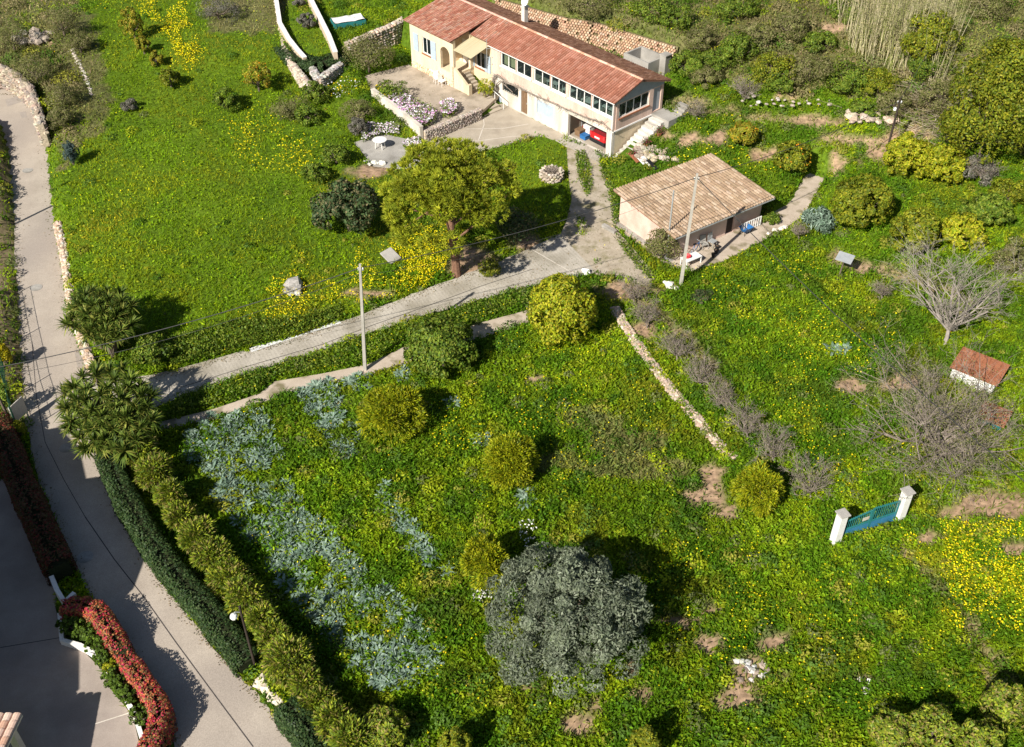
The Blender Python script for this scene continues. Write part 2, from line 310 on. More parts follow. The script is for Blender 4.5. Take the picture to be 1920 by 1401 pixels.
def npmesh(name, V, k, C):
    """V: (n*k,3) corner points of n separate k-gons, C: (n,3) colours"""
    n = len(V)//k; me = bpy.data.meshes.new(name)
    me.vertices.add(n*k); me.vertices.foreach_set('co', np.ascontiguousarray(V, np.float32).ravel())
    me.loops.add(n*k); me.loops.foreach_set('vertex_index', np.arange(n*k, dtype=np.int32))
    me.polygons.add(n); me.polygons.foreach_set('loop_start', np.arange(0, n*k, k, dtype=np.int32))
    try: me.polygons.foreach_set('loop_total', np.full(n, k, np.int32))
    except Exception: pass
    a = me.attributes.new('Col', 'FLOAT_COLOR', 'FACE')
    a.data.foreach_set('color', np.concatenate([np.clip(C, 0, 1), np.ones((n,1))], 1).astype(np.float32).ravel())
    me.update(calc_edges=True); me.validate(); return me
def unit(a): return a/(np.linalg.norm(a, axis=-1, keepdims=True)+1e-9)
def rdir(n, R=RS): return unit(R.normal(size=(n,3)))
def leafq(P, D, L, W, R=RS):
    """rhombic leaves: base P, axis D, length L, width W"""
    n = len(P); sd = unit(np.cross(D, rdir(n, R))); L = np.reshape(L, (-1,1)); W = np.reshape(W, (-1,1))
    return np.stack([P, P + D*L*.5 + sd*W*.5, P + D*L, P + D*L*.5 - sd*W*.5], 1).reshape(-1,3)
def leafn(P, N, L, W, R=RS):
    """rhombic leaves lying roughly across the direction N"""
    n = len(P); D = unit(np.cross(N, rdir(n, R))); sd = np.cross(N, D); L = np.reshape(L, (-1,1)); W = np.reshape(W, (-1,1))
    return np.stack([P - D*L*.5, P + sd*W*.5, P + D*L*.5 + N*L*.12, P - sd*W*.5], 1).reshape(-1,3)
def blade3(P, D, L, W, R=RS):
    n = len(P); sd = unit(np.cross(D, rdir(n, R))); L = np.reshape(L, (-1,1)); W = np.reshape(W, (-1,1))
    return np.stack([P + sd*W*.5, P - sd*W*.5, P + D*L], 1).reshape(-1,3)
def pick(pal, n, R=RS, var=.18):
    pal = np.array(pal); c = pal[R.randint(len(pal), size=n)]; return c * (1 + R.uniform(-var, var, (n,1)))
# ------------------------------------------------------------------ ground sheet
SOIL = [(1330,895,26,30),(1325,935,40,20),(1358,965,30,14),(1452,1205,34,24),(1400,1262,36,30),(1378,1312,48,22),(1270,1168,52,12),(1335,1140,24,9),(1330,1210,28,20),(1868,948,74,24),(1785,965,36,14),(1905,1030,26,16),
 (1640,985,26,9),(1612,500,30,11),(1530,228,55,11,.9),(1600,262,60,13,.9),(1668,272,26,34),(1440,222,50,8,.6),(1180,835,80,34,.4),(1110,790,70,30,.35),(1245,880,60,26,.4),(1160,880,60,24,.4),(1060,870,60,24,.3),(1085,1362,36,26),(1120,1330,20,16),(1605,725,32,18),(1690,715,40,18),(700,316,46,14),
 (880,492,44,32),(985,455,30,18),(1300,190,40,12,.6),(1360,205,40,8,.6),(1290,262,32,12),(1340,262,26,12),(1430,290,30,14),(1240,255,14,8),(690,552,50,9),(1490,180,30,9),(1560,60,24,14),(1720,250,28,14),(1800,255,30,8,.7),(640,760,20,8),(1640,290,22,14),
 (1185,545,60,14),(1205,620,30,16),(1575,305,28,14),(60,75,26,14),(1000,1290,20,10),(1180,1250,16,20),(1200,1310,14,20),(1470,1270,18,9),(1620,1280,34,10),(1750,1010,26,8),(1820,1200,18,10),(1010,705,22,6)]
SCRUB = [[(-200,-150),(120,-150),(180,60),(195,190),(150,270),(110,330),(80,260),(80,180),(-200,150)],[(1260,-150),(2200,-150),(2200,420),(1800,240),(1660,180),(1480,170),(1290,150),(1240,90),(900,-10)],[(380,-150),(520,-150),(520,60),(400,60)]]
TRACK = [[(1690,1030),(1735,1080),(1790,1140),(1850,1210),(1900,1285)],[(1800,1210),(1840,1260),(1870,1310)],[(1200,560),(1290,640),(1360,730)],[(1560,480),(1700,520),(1820,560)]]
def soil_f(px, py):
    x = px + (fnoise(px, py, 22, 31) - .5)*46; y = py + (fnoise(px, py, 22, 41) - .5)*30; v = np.zeros(np.shape(px))
    for cx, cy, rx, ry, *st_ in SOIL:
        v = np.maximum(v, (st_[0] if st_ else 1)*np.clip(1.7 - 1.25*(((x-cx)/rx)**2 + ((y-cy)/ry)**2), 0, 1))
    for t in TRACK: v = np.maximum(v, .75*np.clip(1.4 - polydist(x, y, t, False)/9, 0, 1))
    return v
def scrub_f(px, py):
    x = px + (fnoise(px, py, 50, 51) - .5)*90; y = py + (fnoise(px, py, 50, 61) - .5)*60; v = np.zeros(np.shape(px))
    for p in SCRUB: v = np.maximum(v, inpoly(x, y, p)*1.0)
    return v
TX, TY = np.meshgrid(XS, YS); TH = Hs(TX, TY)
far = np.maximum(np.maximum(XF[0]-TX, TX-XF[-1]), np.maximum(YF[0]-TY, TY-YF[-1])); TH = TH + np.where((far > 0) & (TY > 100), far*.12, 0)
TC = np.zeros(TX.shape + (3,))
px, py, _ = toph(TX, TY, TH); py = np.where(TY < 8, 3000, py)
n1 = fnoise(TX, TY, 4, 5)[..., None]; n2 = fnoise(TX, TY, 1.3, 6)[..., None]
TC[:] = np.array((.055,.105,.008))*(1-n1) + np.array((.11,.17,.010))*n1
sc = scrub_f(px, py)[..., None]; TC = TC*(1-sc) + sc*(np.array((.08,.095,.025))*(1-n2) + np.array((.15,.135,.06))*n2)
so = soil_f(px, py)[..., None]; TC = TC*(1-so) + so*(np.array((.25,.16,.10))*(1-n2) + np.array((.40,.28,.185))*n2)
verge = (inpoly(px, py, [(-200,150),(-10,220),(20,300),(34,520),(50,800),(20,840),(-10,600),(-200,560)])*1.0)[..., None]
TC = TC*(1-verge) + verge*(np.array((.20,.15,.09))*(1-n2) + np.array((.12,.105,.05))*n2)
pv = np.zeros(TX.shape, bool)
for P in (W_ROAD, W_DRIVE, W_YARD, W_GRAVEL, W_PATH, FORECOURT, PATIO, SHED_SLAB, LOWPATIO): pv |= inpoly(TX, TY, P)
TH = TH - pv*.14
ny, nx = TX.shape
idx = np.arange(nx*ny).reshape(ny, nx)
F4 = np.stack([idx[:-1,:-1], idx[:-1,1:], idx[1:,1:], idx[1:,:-1]], -1).reshape(-1,4)
me = bpy.data.meshes.new('ground'); me.from_pydata(np.stack([TX,TY,TH],-1).reshape(-1,3).tolist(), [], F4.tolist())
a = me.attributes.new('Col','FLOAT_COLOR','POINT'); a.data.foreach_set('color', np.concatenate([TC, np.ones(TX.shape+(1,))],-1).astype(np.float32).ravel())
me.polygons.foreach_set('use_smooth', np.ones(len(me.polygons), bool))
M_GROUND = attr_mat('ground_soil', .95, .1, 0, 0, .45, 3.5)
tag(link('ground', me, M_GROUND), kind='structure')

# ------------------------------------------------------------------ paved surfaces
def sheet(name, poly, z, mat):
    mb = MB(); n = len(poly); vs = [(x, y, z) for x, y in poly] + [(x, y, z-.25) for x, y in poly]
    mb.add(vs, [tuple(range(n))] + [(i, i+n, (i+1)%n+n, (i+1)%n) for i in range(n)])
    me = mb.mesh(name); o = link(name, me, mat); tag(o, kind='structure')
    import bmesh
    bm = bmesh.new(); bm.from_mesh(me); bmesh.ops.triangulate(bm, faces=[f for f in bm.faces if len(f.verts) > 4]); bmesh.ops.recalc_face_normals(bm, faces=bm.faces[:]); bm.to_mesh(me); bm.free()
    return o
def resample(pts, n):
    p = np.array(pts, float); d = np.r_[0, np.cumsum(np.hypot(*np.diff(p, axis=0).T))]; u = np.linspace(0, d[-1], n)
    return np.stack([np.interp(u, d, p[:,0]), np.interp(u, d, p[:,1])], 1)
def ribbon(name, Lp, Rp, zf, mat, n=90, m=8):
    A, B = resample(pg(Lp), n), resample(pg(Rp), n)
    A += (np.stack([vnoise(np.arange(n), 0*np.arange(n), 2.3, 8), vnoise(np.arange(n), 0*np.arange(n), 1.7, 12)], 1)-.5)*.22
    B += (np.stack([vnoise(np.arange(n), 0*np.arange(n), 2.1, 18), vnoise(np.arange(n), 0*np.arange(n), 1.9, 22)], 1)-.5)*.22
    u = np.linspace(0, 1, m+1)[None,:,None]; Pt = A[:,None]*(1-u) + B[:,None]*u; z = zf(Pt[...,0], Pt[...,1])
    V = np.concatenate([Pt, z[...,None]], -1).reshape(-1,3); k = np.arange(n*(m+1)).reshape(n, m+1)
    F = np.stack([k[:-1,:-1], k[:-1,1:], k[1:,1:], k[1:,:-1]], -1).reshape(-1,4)
    me = bpy.data.meshes.new(name); me.from_pydata(V.tolist(), [], F.tolist()); return tag(link(name, me, mat), kind='structure')
ribbon('road', ROAD_L, ROAD_R, lambda x, y: zroad(x, y) + .02, M_ROAD, 120)
ribbon('driveway', DRIVE_T, DRIVE_B, lambda x, y: 0*x + .028, M_DRIVE, 90)
sheet('gravel_track', W_GRAVEL, .024, M_GRAVEL)
sheet('garden_path', W_PATH, .03, M_PATH)
sheet('neighbour_yard', W_YARD, .015, M_YARD)
sheet('forecourt', FORECOURT, .034, M_COURT)
sheet('patio', PATIO, .62, M_PATIO)
sheet('lower_patio', LOWPATIO, .13, M_GREYC)
sheet('shed_terrace', SHED_SLAB, .06, M_PATH)
# joints and cracks: thin dark sheets on the slabs
def strip(name, pts, wd, z, mat, parent=None):
    mb = MB(); p = np.array(pts, float)
    for i in range(len(p)-1):
        d = p[i+1]-p[i]; nrm = np.array([-d[1], d[0]])/(np.hypot(*d)+1e-9)*wd/2
        zz = z if not callable(z) else None
        za = zz if zz is not None else float(z(*p[i])); zb = zz if zz is not None else float(z(*p[i+1]))
        mb.quad((*(p[i]-nrm), za), (*(p[i]+nrm), za), (*(p[i+1]+nrm), zb), (*(p[i+1]-nrm), zb))
    return tag(mb.build(name, mat), kind='structure')
M_CRACK = surf('tar_joint', (.05,.045,.045), (.08,.07,.065), 3, .9, .05)
M_CHALK = surf('pale_mortar_line', (.55,.50,.43), (.62,.57,.50), 3, .9, .05)
M_WHITEL = surf('old_white_edge', (.60,.60,.60), (.72,.72,.72), 2, .8, .1)
zr = lambda x, y: float(zroad(np.array(x), np.array(y))) + .026
strip('road_joint', pg([(160,970),(215,1050),(270,1120),(330,1205),(400,1300),(475,1401)]), .05, zr, M_CRACK)
strip('road_joint', pg([(60,640),(68,740),(85,830),(120,900),(160,970)]), .035, zr, M_CRACK)
strip('driveway_joint', pg([(330,730),(470,686),(600,648),(700,610),(800,575),(900,538),(1000,505)]), .05, .034, M_CRACK)
strip('driveway_joint', pg([(1000,470),(1060,505),(1085,518)]), .06, .034, M_CHALK)
for q in ([(10.9,-8.0),(9.2,-6.0),(7.9,-3.4),(7.2,-2.6)], [(9.2,-6.0),(11.0,-3.8),(12.0,-3.0)], [(11.4,-5.4),(9.4,-3.0),(8.6,-1.0)]):
    strip('forecourt_joint', [hw(*p) for p in q], .07, .040, M_CHALK)
strip('yard_joint', pg([(0,1215),(60,1205),(150,1190)]), .04, .021, M_CRACK); strip('yard_joint', pg([(178,1358),(250,1335)]), .05, .021, M_CHALK)
strip('driveway_edge', pg([(470,658),(560,628),(638,604)]), .42, .055, M_WHITEL)
for (x, y) in ((52,320),(68,540),(125,840),(160,1045)):
    c = at(x, y); mb = MB(); mb.lathe([(.40,0),(.40,.012),(.34,.012),(.34,.004),(.31,.004),(.31,.012)], 18, (0,0,0))
    o = mb.build('manhole_cover', M_GREYC); o.location = (c.x, c.y, zr(c.x, c.y)-.002)
    tag(o, {320:'round manhole cover high on the road near the left field wall',540:'round manhole cover in the sunlit road left of the spiky clumps',840:'round manhole cover at the shaded road edge under the spiky tree',1045:'dark round manhole patch in the shaded road by the hedge'}[y], 'manhole')
M_PATCH = surf('road_patch', (.29,.255,.225), (.35,.31,.275), 2, .9, .2)
for pts in ([(14,200),(40,194),(46,203),(18,212)],[(40,222),(52,220),(54,230),(44,232)],[(140,662),(164,655),(166,682),(146,690)]):
    q = pg(pts); mb = MB(); mb.add([(x, y, zr(x, y)+.001) for x, y in q], [(0,1,2,3)]); tag(mb.build('road_patch', M_PATCH), kind='structure')

# ------------------------------------------------------------------ stone walls
STONES = [(.42,.33,.25),(.5,.41,.32),(.36,.29,.23),(.55,.47,.39),(.40,.37,.33),(.46,.34,.25)]
def stone_wall(name, label, pts, height, thick=.4, size=.28, pal=STONES, cat='wall', base=None, top_jit=.1, face_only=False, both=True):
    """pts: world (x,y) polyline; a mortar core with proud uneven stones on face and top"""
    p = np.array(pts, float); seg = np.hypot(*np.diff(p, axis=0).T); tot = seg.sum()
    b0 = (base(p[0][0], p[0][1]) if callable(base) else (base if base is not None else float(Hs(*p[0]))))
    t = thing(name, label, cat, (p[0][0], p[0][1], b0)); core = MB(); st = MB(); R = random.Random(len(label)*7+int(tot*10))
    hs = height if callable(height) else (lambda u: height)
    for i in range(len(p)-1):
        d = (p[i+1]-p[i])/seg[i]; nr = np.array([d[1], -d[0]]); n = max(1, int(seg[i]/size))
        for k in range(n):
            u0 = (seg[:i].sum()+k*seg[i]/n)/tot; q = p[i] + d*(k+.5)*seg[i]/n
            zb = float(base(q[0], q[1])) if callable(base) else (base if base is not None else float(Hs(q[0], q[1])) - .25)
            h = hs(u0); rows = max(1, int(h/(size*.62)))
            core.obox((q[0], q[1], zb + h/2 - .02), (*(d*seg[i]/n*.51), 0), (*(nr*thick*.46), 0), (0, 0, h/2 - .01), jit((.48,.38,.29)))
            for r in range(rows+1):
                for sgn in ((1,-1) if both else (1,)):
                    if r == rows: c = (q[0]+R.uniform(-.06,.06), q[1]+R.uniform(-.06,.06), zb + h - .03)
                    else: c = (*(q + nr*sgn*thick*.42 + d*R.uniform(-.08,.08)), zb + (r+.5)*h/rows)
                    st.rock(c, (size*R.uniform(.55,.85), size*R.uniform(.5,.8), size*R.uniform(.32,.5)), R.random(), jit(R.choice(pal), .2, R))
                    if r == rows: break
    core.build('mortar_core', M_STONE, t, t.location); tag(st.build('stones', M_STONE, t, t.location), kind='stuff')
    return t
def plain_wall(name, label, pts, h0, h1, thick, mat, cat='wall', cope=None, base=None):
    p = np.array(pts, float); c0 = (p[0][0], p[0][1], base if base is not None else float(Hs(*p[0]))); t = thing(name, label, cat, c0); m = MB(); cp = MB(); n = len(p)
    tan = np.gradient(p, axis=0); tan = tan/np.hypot(tan[:,0], tan[:,1])[:,None]; nr = np.stack([tan[:,1], -tan[:,0]], 1)
    def ring(mb, th, zlo, zhi):
        vs = []
        for i in range(n):
            for sg, z in ((-1,zlo[i]),(1,zlo[i]),(1,zhi[i]),(-1,zhi[i])): vs.append((*(p[i]+nr[i]*th/2*sg), z))
        fs = [(i*4+k, i*4+(k+1)%4, i*4+4+(k+1)%4, i*4+4+k) for i in range(n-1) for k in range(4)] + [(3,2,1,0), tuple((n-1)*4+k for k in range(4))]
        mb.add(vs, fs)
    u = np.linspace(0, 1, n); gz = np.array([float(Hs(*q)) if base is None else base for q in p]); top = gz + h0*(1-u) + h1*u
    ring(m, thick, gz-.3, top); m.build('wall_body', mat, t, c0)
    if cope: ring(cp, thick+.08, top+.003, top+.07); cp.build('coping', cope, t, c0)
    return t
fw = [tuple(at(x, y))[:2] for x, y in ((110,425),(120,470),(128,520),(134,565),(146,612),(158,645),(172,690),(178,705))]
stone_wall('stone_wall', 'pale stone retaining wall between the left field and the road', fw, .95, .4, .26, both=True, base=lambda x, y: zr(x, y)-.1, pal=[(.48,.37,.27),(.54,.43,.33),(.42,.30,.21),(.52,.47,.41)])
stone_wall('stone_wall', 'curved rock wall at the bend of the road, top left', [tuple(G(x, y, 1.4)[:2]) for x, y in ((-40,160),(5,150),(35,165),(62,190),(76,225),(84,262))], 2.0, .5, .4, base=.8, pal=[(.36,.29,.22),(.43,.36,.28),(.30,.24,.19),(.28,.24,.2)])
stone_wall('rubble_row', 'row of pale rubble stones edging the upper left field', [tuple(at(x, y))[:2] for x, y in ((133,90),(145,112),(157,135),(165,155),(172,180))], .22, .45, .36, pal=[(.50,.45,.39),(.40,.34,.29),(.55,.5,.44)])
stone_wall('stone_wall', 'long low pinkish rubble wall running down between the two gardens', [tuple(at(x, y))[:2] for x, y in ((1152,580),(1170,612),(1196,648),(1222,685),(1250,722),(1275,752),(1305,785),(1335,822),(1362,852),(1378,862))], lambda u: .5-.06*u, .55, .2, pal=[(.46,.34,.26),(.52,.40,.31),(.40,.28,.21),(.36,.29,.24),(.54,.45,.37)])
# walled terrace behind the house
stone_wall('stone_wall', 'rubble retaining wall left of the house under the upper lawn', [tuple(G(x, y, 2.2)[:2]) for x, y in ((650,88),(690,70),(735,52),(764,36))], 2.1, .5, .34, base=.45, pal=[(.44,.38,.32),(.54,.46,.38),(.38,.33,.29),(.58,.42,.32)])
stone_wall('stone_wall', 'grey stone corner wall below the ivy bank', [tuple(G(x, y, 1.9)[:2]) for x, y in ((586,128),(598,150),(612,140),(640,120))], 1.6, .4, .32, base=.5, pal=[(.36,.34,.31),(.44,.41,.38),(.30,.28,.26)])
M_WALLT = surf('tan_render', (.50,.40,.29), (.60,.50,.38), 1.5, .9, .15)
plain_wall('garden_wall', 'white topped garden wall ending in a wide ramp, left of the upper lawn', [tuple(G(x, y, 3.0)[:2]) for x, y in ((508,-60),(518,0),(524,40),(540,66),(556,84),(570,97))], 1.0, .35, .32, M_WALLT, cope=M_WHITE, base=2.1)
plain_wall('garden_wall', 'white topped garden wall nearest the house across the upper lawn', [tuple(G(x, y, 3.2)[:2]) for x, y in ((562,-60),(580,-8),(602,35),(616,62),(628,92))], 1.1, .8, .34, M_WALLT, cope=M_WHITE, base=2.1)
stone_wall('stone_wall', 'pale rubble wall dropping below the white ramp wall', [tuple(G(x, y, 1.8)[:2]) for x, y in ((516,0),(522,50),(532,95),(548,125),(566,148),(584,166))], 1.3, .4, .34, base=.9, pal=[(.46,.39,.31),(.52,.45,.37),(.40,.33,.26)])
plain_wall('driveway_kerb', 'short grey kerb wall beside the driveway near the shed', [sw(-.9,-.2), sw(-.7,-1.4)], .25, .2, .3, M_GREYC)

# ------------------------------------------------------------------ building helpers
def wall(mb, a0, a1, z0, z1, d0, d1, holes=(), axis='x'):
    f = (lambda a, d, z: (a, d, z)) if axis == 'x' else (lambda a, d, z: (d, a, z))
    A = sorted({a0, a1, *[h[0] for h in holes], *[h[1] for h in holes]}); Z = sorted({z0, z1, *[h[2] for h in holes], *[h[3] for h in holes]})
    solid = lambda a, z: not any(h[0] < a < h[1] and h[2] < z < h[3] for h in holes)
    for i in range(len(A)-1):
        for j in range(len(Z)-1):
            if solid((A[i]+A[i+1])/2, (Z[j]+Z[j+1])/2):
                for d in (d0, d1): mb.quad(f(A[i],d,Z[j]), f(A[i+1],d,Z[j]), f(A[i+1],d,Z[j+1]), f(A[i],d,Z[j+1]))
    for h0, h1, g0, g1 in list(holes) + [(a0, a1, z0, z1)]:
        mb.quad(f(h0,d0,g0), f(h0,d1,g0), f(h0,d1,g1), f(h0,d0,g1)); mb.quad(f(h1,d0,g0), f(h1,d1,g0), f(h1,d1,g1), f(h1,d0,g1))
        mb.quad(f(h0,d0,g1), f(h1,d0,g1), f(h1,d1,g1), f(h0,d1,g1))
        mb.quad(f(h0,d0,g0), f(h1,d0,g0), f(h1,d1,g0), f(h0,d1,g0))
def window(parent, a0, a1, z0, z1, d, bays=2, axis='x', fw=.08, inward=.08, sillmat=None, frame=None, out=-1):
    f = (lambda mb, A0, A1, D0, D1, Z0, Z1: mb.box(A0, A1, min(D0,D1), max(D0,D1), Z0, Z1)) if axis == 'x' else (lambda mb, A0, A1, D0, D1, Z0, Z1: mb.box(min(D0,D1), max(D0,D1), A0, A1, Z0, Z1))
    dd = d - out*inward; fr = MB(); g = .002
    f(fr, a0+g, a1-g, dd, dd-out*.06, z0+g, z0+fw); f(fr, a0+g, a1-g, dd, dd-out*.06, z1-fw, z1-g)
    xs = np.linspace(a0, a1, bays+1)
    for k, x in enumerate(xs):
        lo, hi = (x+g, x+fw) if k == 0 else ((x-fw, x-g) if k == bays else (x-fw/2, x+fw/2))
        f(fr, lo, hi, dd+.0, dd-out*.06, z0+fw, z1-fw)
    wn = fr.build('window', frame or M_WHITE, parent)
    for k in range(bays):
        pn = MB(); f(pn, xs[k]+fw*.5, xs[k+1]-fw*.5, dd-out*.025, dd-out*.033, z0+fw*.8, z1-fw*.8); pn.build('pane', M_GLASS, wn)
    if sillmat:
        s = MB(); f(s, a0-.06, a1+.06, d+out*.09, d-out*.05, z0-.09, z0-.003); s.build('sill', sillmat, wn)
    return wn
M_DECK = surf('tile_channel', (.20,.10,.065), (.27,.145,.10), 3, .9, .1)
RED_T = [(.33,.14,.092),(.36,.16,.11),(.31,.125,.082),(.35,.15,.10),(.40,.19,.135)]
MOT_T = [(.38,.185,.13),(.34,.145,.10),(.42,.24,.18),(.31,.12,.08),(.39,.185,.13)]
BRN_T = [(.20,.10,.06),(.24,.125,.08),(.17,.085,.055),(.27,.15,.10)]
TAN_T = [(.32,.23,.155),(.36,.265,.185),(.29,.205,.135),(.39,.30,.22),(.26,.185,.125)]
def tile_rows(mb, x0, x1, yt, zt, yb, zb, cw, rh, pal, h=.05, R=rnd, flat=False, seed=1):
    nx = int(round((x1-x0)/cw)); L = math.hypot(yb-yt, zb-zt); nr = max(1, int(round(L/rh))); e = np.array([0, (yb-yt)/L, (zb-zt)/L]); nn = np.cross([1,0,0], e) ; nn = nn if nn[2] > 0 else -nn
    cwid = (x1-x0)/nx; R = random.Random(seed)
    for i in range(nx):
        colj = R.uniform(-.12, .12)
        for r in range(nr):
            a = r*L/nr; b = (r+1)*L/nr + .05; c = jit(R.choice(pal), .05, R) if not flat else jit(R.choice(pal), .13, R); c = tuple(min(1, v*(1+colj)) for v in c); vs = []
            dz = R.uniform(-.006, .006)
            for u, lift in ((a, .0), (b, .028)):
                for k, hh in ((.10,-.25),(.24,.7),(.5,1),(.76,.7),(.90,-.25)):
                    p = np.array([x0+(i+k)*cwid, yt, zt]) + e*u + nn*(lift + h*hh + dz + .012); vs.append(p)
            fs = [(k, k+1, k+6, k+5) for k in range(4)] + [(5,6,7,8,9)]
            mb.add(vs, fs, c)
def roof_slab(mb, x0, x1, yt, zt, yb, zb, th=.12):
    mb.add([(x0,yt,zt),(x1,yt,zt),(x1,yb,zb),(x0,yb,zb),(x0,yt,zt-th),(x1,yt,zt-th),(x1,yb,zb-th),(x0,yb,zb-th)], [(0,1,2,3),(7,6,5,4),(0,4,5,1),(1,5,6,2),(2,6,7,3),(3,7,4,0)])
def ridge_caps(mb, x0, x1, y, z, pal, r=.13, n=None):
    k = int((x1-x0)/.42); R = random.Random(3)
    for i in range(k):
        a = x0+(x1-x0)*i/k; b = x0+(x1-x0)*(i+1.08)/k; vs = []
        for x, rr in ((a, r*.9), (b, r)):
            for t in range(6): an = math.pi*t/5; vs.append((x, y+rr*math.cos(an), z+rr*.75*math.sin(an)+.02))
        mb.add(vs, [(t, t+1, t+7, t+6) for t in range(5)] + [(6,7,8,9,10,11)], jit(R.choice(pal), .12, R))

# ------------------------------------------------------------------ the house (local x = -s, y = t)
hz = thing('house', 'long pink and cream house with red tiled roofs and a garage below', 'house', (HO[0], HO[1], 0), HANG)
UW = [(-13.1,-11.26),(-11.18,-9.35),(-9.05,-7.14),(-7.06,-5.3),(-4.96,-2.48),(-2.4,-.14)]
up = MB(); wall(up, -14.2, 0, 2.36, 4.98, -.04, .2, [(a, b, 3.42, 4.82) for a, b in UW]); up.build('upper_wall', M_PINK, hz)
lo = MB(); wall(lo, -14.2, 0, -.2, 2.357, 0, .25, [(-10.62,-9.82,.03,2.12),(-8.66,-6.7,.72,1.92),(-4.95,-.66,.03,2.0),(-12.95,-10.95,1.2,2.05)]); lo.build('lower_wall', M_WALLW, hz)
ga = MB(); wall(ga, .2, 5.6, 2.36, 4.56, -.2, .04, [(.5,3.95,3.28,4.48),(4.45,5.35,2.50,4.48)], 'y'); ga.build('gable_wall', M_PINK, hz)
gl = MB(); wall(gl, .25, 5.6, -.2, 2.357, -.25, 0, (), 'y'); gl.build('gable_base', M_CREAM, hz)
gb = MB(); gb.box(-.2, .10, -.04, 5.64, 2.24, 2.352); gb.build('string_course', M_WHITE, hz)
gt = MB(); gt.add([(.045,-.04,4.563),(.045,5.6,4.563),(.045,5.6,4.80),(.045,2.6,5.74),(.045,-.04,4.86)], [(0,1,2,3,4)]); gt.add([(-.2,-.04,4.563),(-.2,5.6,4.563),(-.2,5.6,4.80),(-.2,2.6,5.74),(-.2,-.04,4.86)], [(4,3,2,1,0)]); gt.build('gable_panel', M_GREYW, hz)
bk = MB(); bk.box(-14.2, 0, 5.4, 5.6, -.2, 4.75); bk.box(-14.2,-14.0,.2,5.4,-.2,4.9); bk.build('back_wall', M_PINK, hz)
fl = MB(); fl.box(-14.0,-.21,.26,5.4,2.2,2.34); fl.box(-5.4,-5.2,.26,5.4,0,2.2); fl.box(-5.2,-.26,.26,5.39,-.1,.02); fl.build('floor_slab', M_COURT, hz)
rs = MB(); roof_slab(rs, -14.35, .32, 2.6, 5.88, -.36, 4.95); roof_slab(rs, -14.35, .32, 2.605, 5.88, 6.05, 4.82); rf = rs.build('roof', M_DECK, hz)
rt = MB(); tile_rows(rt, -14.4, .36, 2.6, 5.88, -.42, 4.93, .24, .42, RED_T, .07, seed=4); tag(rt.build('roof_tiles', M_TILE, rf), kind='stuff')
rt = MB(); tile_rows(rt, -14.4, .36, 2.6, 5.88, 6.1, 4.80, .24, .42, BRN_T, seed=5); tag(rt.build('rear_roof_tiles', M_TILE, rf), kind='stuff')
rc = MB(); ridge_caps(rc, -14.4, .36, 2.6, 5.93, [(.58,.34,.24),(.64,.42,.32),(.52,.28,.19)]); tag(rc.build('ridge_tiles', M_TILE, rf), kind='stuff')
ev = MB(); ev.box(-14.3, .3, -.40, -.30, 4.80, 4.90); ev.build('gutter', M_WHITE, rf)
for i, (a, b) in enumerate(UW):
    window(hz, a, b, 3.42, 4.82, -.04, 2 if b-a < 2.2 else 3, sillmat=M_WHITE)
cu = MB()
for k, (a, b) in enumerate(((-12.95,-12.2),(-12.1,-11.35))):
    n = 10; xs = np.linspace(a, b, n+1)
    for j in range(n): cu.quad((xs[j], .24+.04*(j%2), 3.5), (xs[j+1], .24+.04*((j+1)%2), 3.5), (xs[j+1], .24+.04*((j+1)%2), 4.76), (xs[j], .24+.04*(j%2), 4.76))
cu.build('curtain', M_CURT, hz)
# furniture seen through the glass
fu = MB()
for x, y, a, b, h in ((-8.2,1.6,.6,.4,.8),(-6.3,1.4,.5,.4,.85),(-5.6,2.0,.3,.3,1.0),(-3.9,1.5,.7,.5,.75),(-2.0,1.8,.6,.5,.8),(-1.2,3.0,.5,.4,.9),(-7.2,3.0,.9,.5,.75)):
    fu.box(x-a, x+a, y-b, y+b, 2.36+h-.06, 2.36+h)
    for sx in (-1,1):
        for sy in (-1,1): fu.box(x+sx*(a-.05)-.03, x+sx*(a-.05)+.03, y+sy*(b-.05)-.03, y+sy*(b-.05)+.03, 2.342, 2.36+h-.06)
fu.build('indoor_tables', M_WHITE, hz)
window(hz, .5, 3.95, 3.28, 4.48, .04, 4, 'y', out=1, sillmat=M_RUST)
d = MB(); d.box(-.10,-.05,4.48,4.9,2.5,4.46); d.box(-.12,-.06,4.93,5.32,2.5,4.46); d.build('side_door', M_GREYW, hz)
d = MB(); d.box(-10.60,-9.84,.10,.16,.05,2.1); fd = d.build('front_door', M_WOOD, hz); k = MB(); k.box(-9.96,-9.92,.04,.10,.95,1.1); k.build('door_handle', M_METAL, fd)
for j in range(3):
    p = MB(); p.box(-10.52,-9.92,.085,.1,.2+j*.62,.72+j*.62); p.build('door_panel', M_WOOD, fd)
d = MB(); d.box(-8.65,-6.71,.06,.12,.73,1.91); sh = d.build('roller_shutter', M_SHUT, hz)
d = MB(); [d.box(-12.93+.25*i,-12.90+.25*i,.05,.08,1.21,2.04) for i in range(8)]; d.build('window_bars', M_WIRE, hz)
d = MB(); d.box(-12.94,-10.96,.2,.22,1.21,2.04); d.build('cellar_pane', M_GLASS, hz)
d = MB(); d.box(-13.72,-13.06,-.12,-.003,.04,.5); d.build('meter_box', M_SHUT, hz)
d = MB(); d.box(-5.05,-.0,-1.3,-.01,-.06,.045); d.build('garage_apron', M_DRIVE, hz)
d = MB(); d.box(-.09,-.01,-.12,-.045,.05,4.85); d.build('downpipe', M_WHITE, hz)
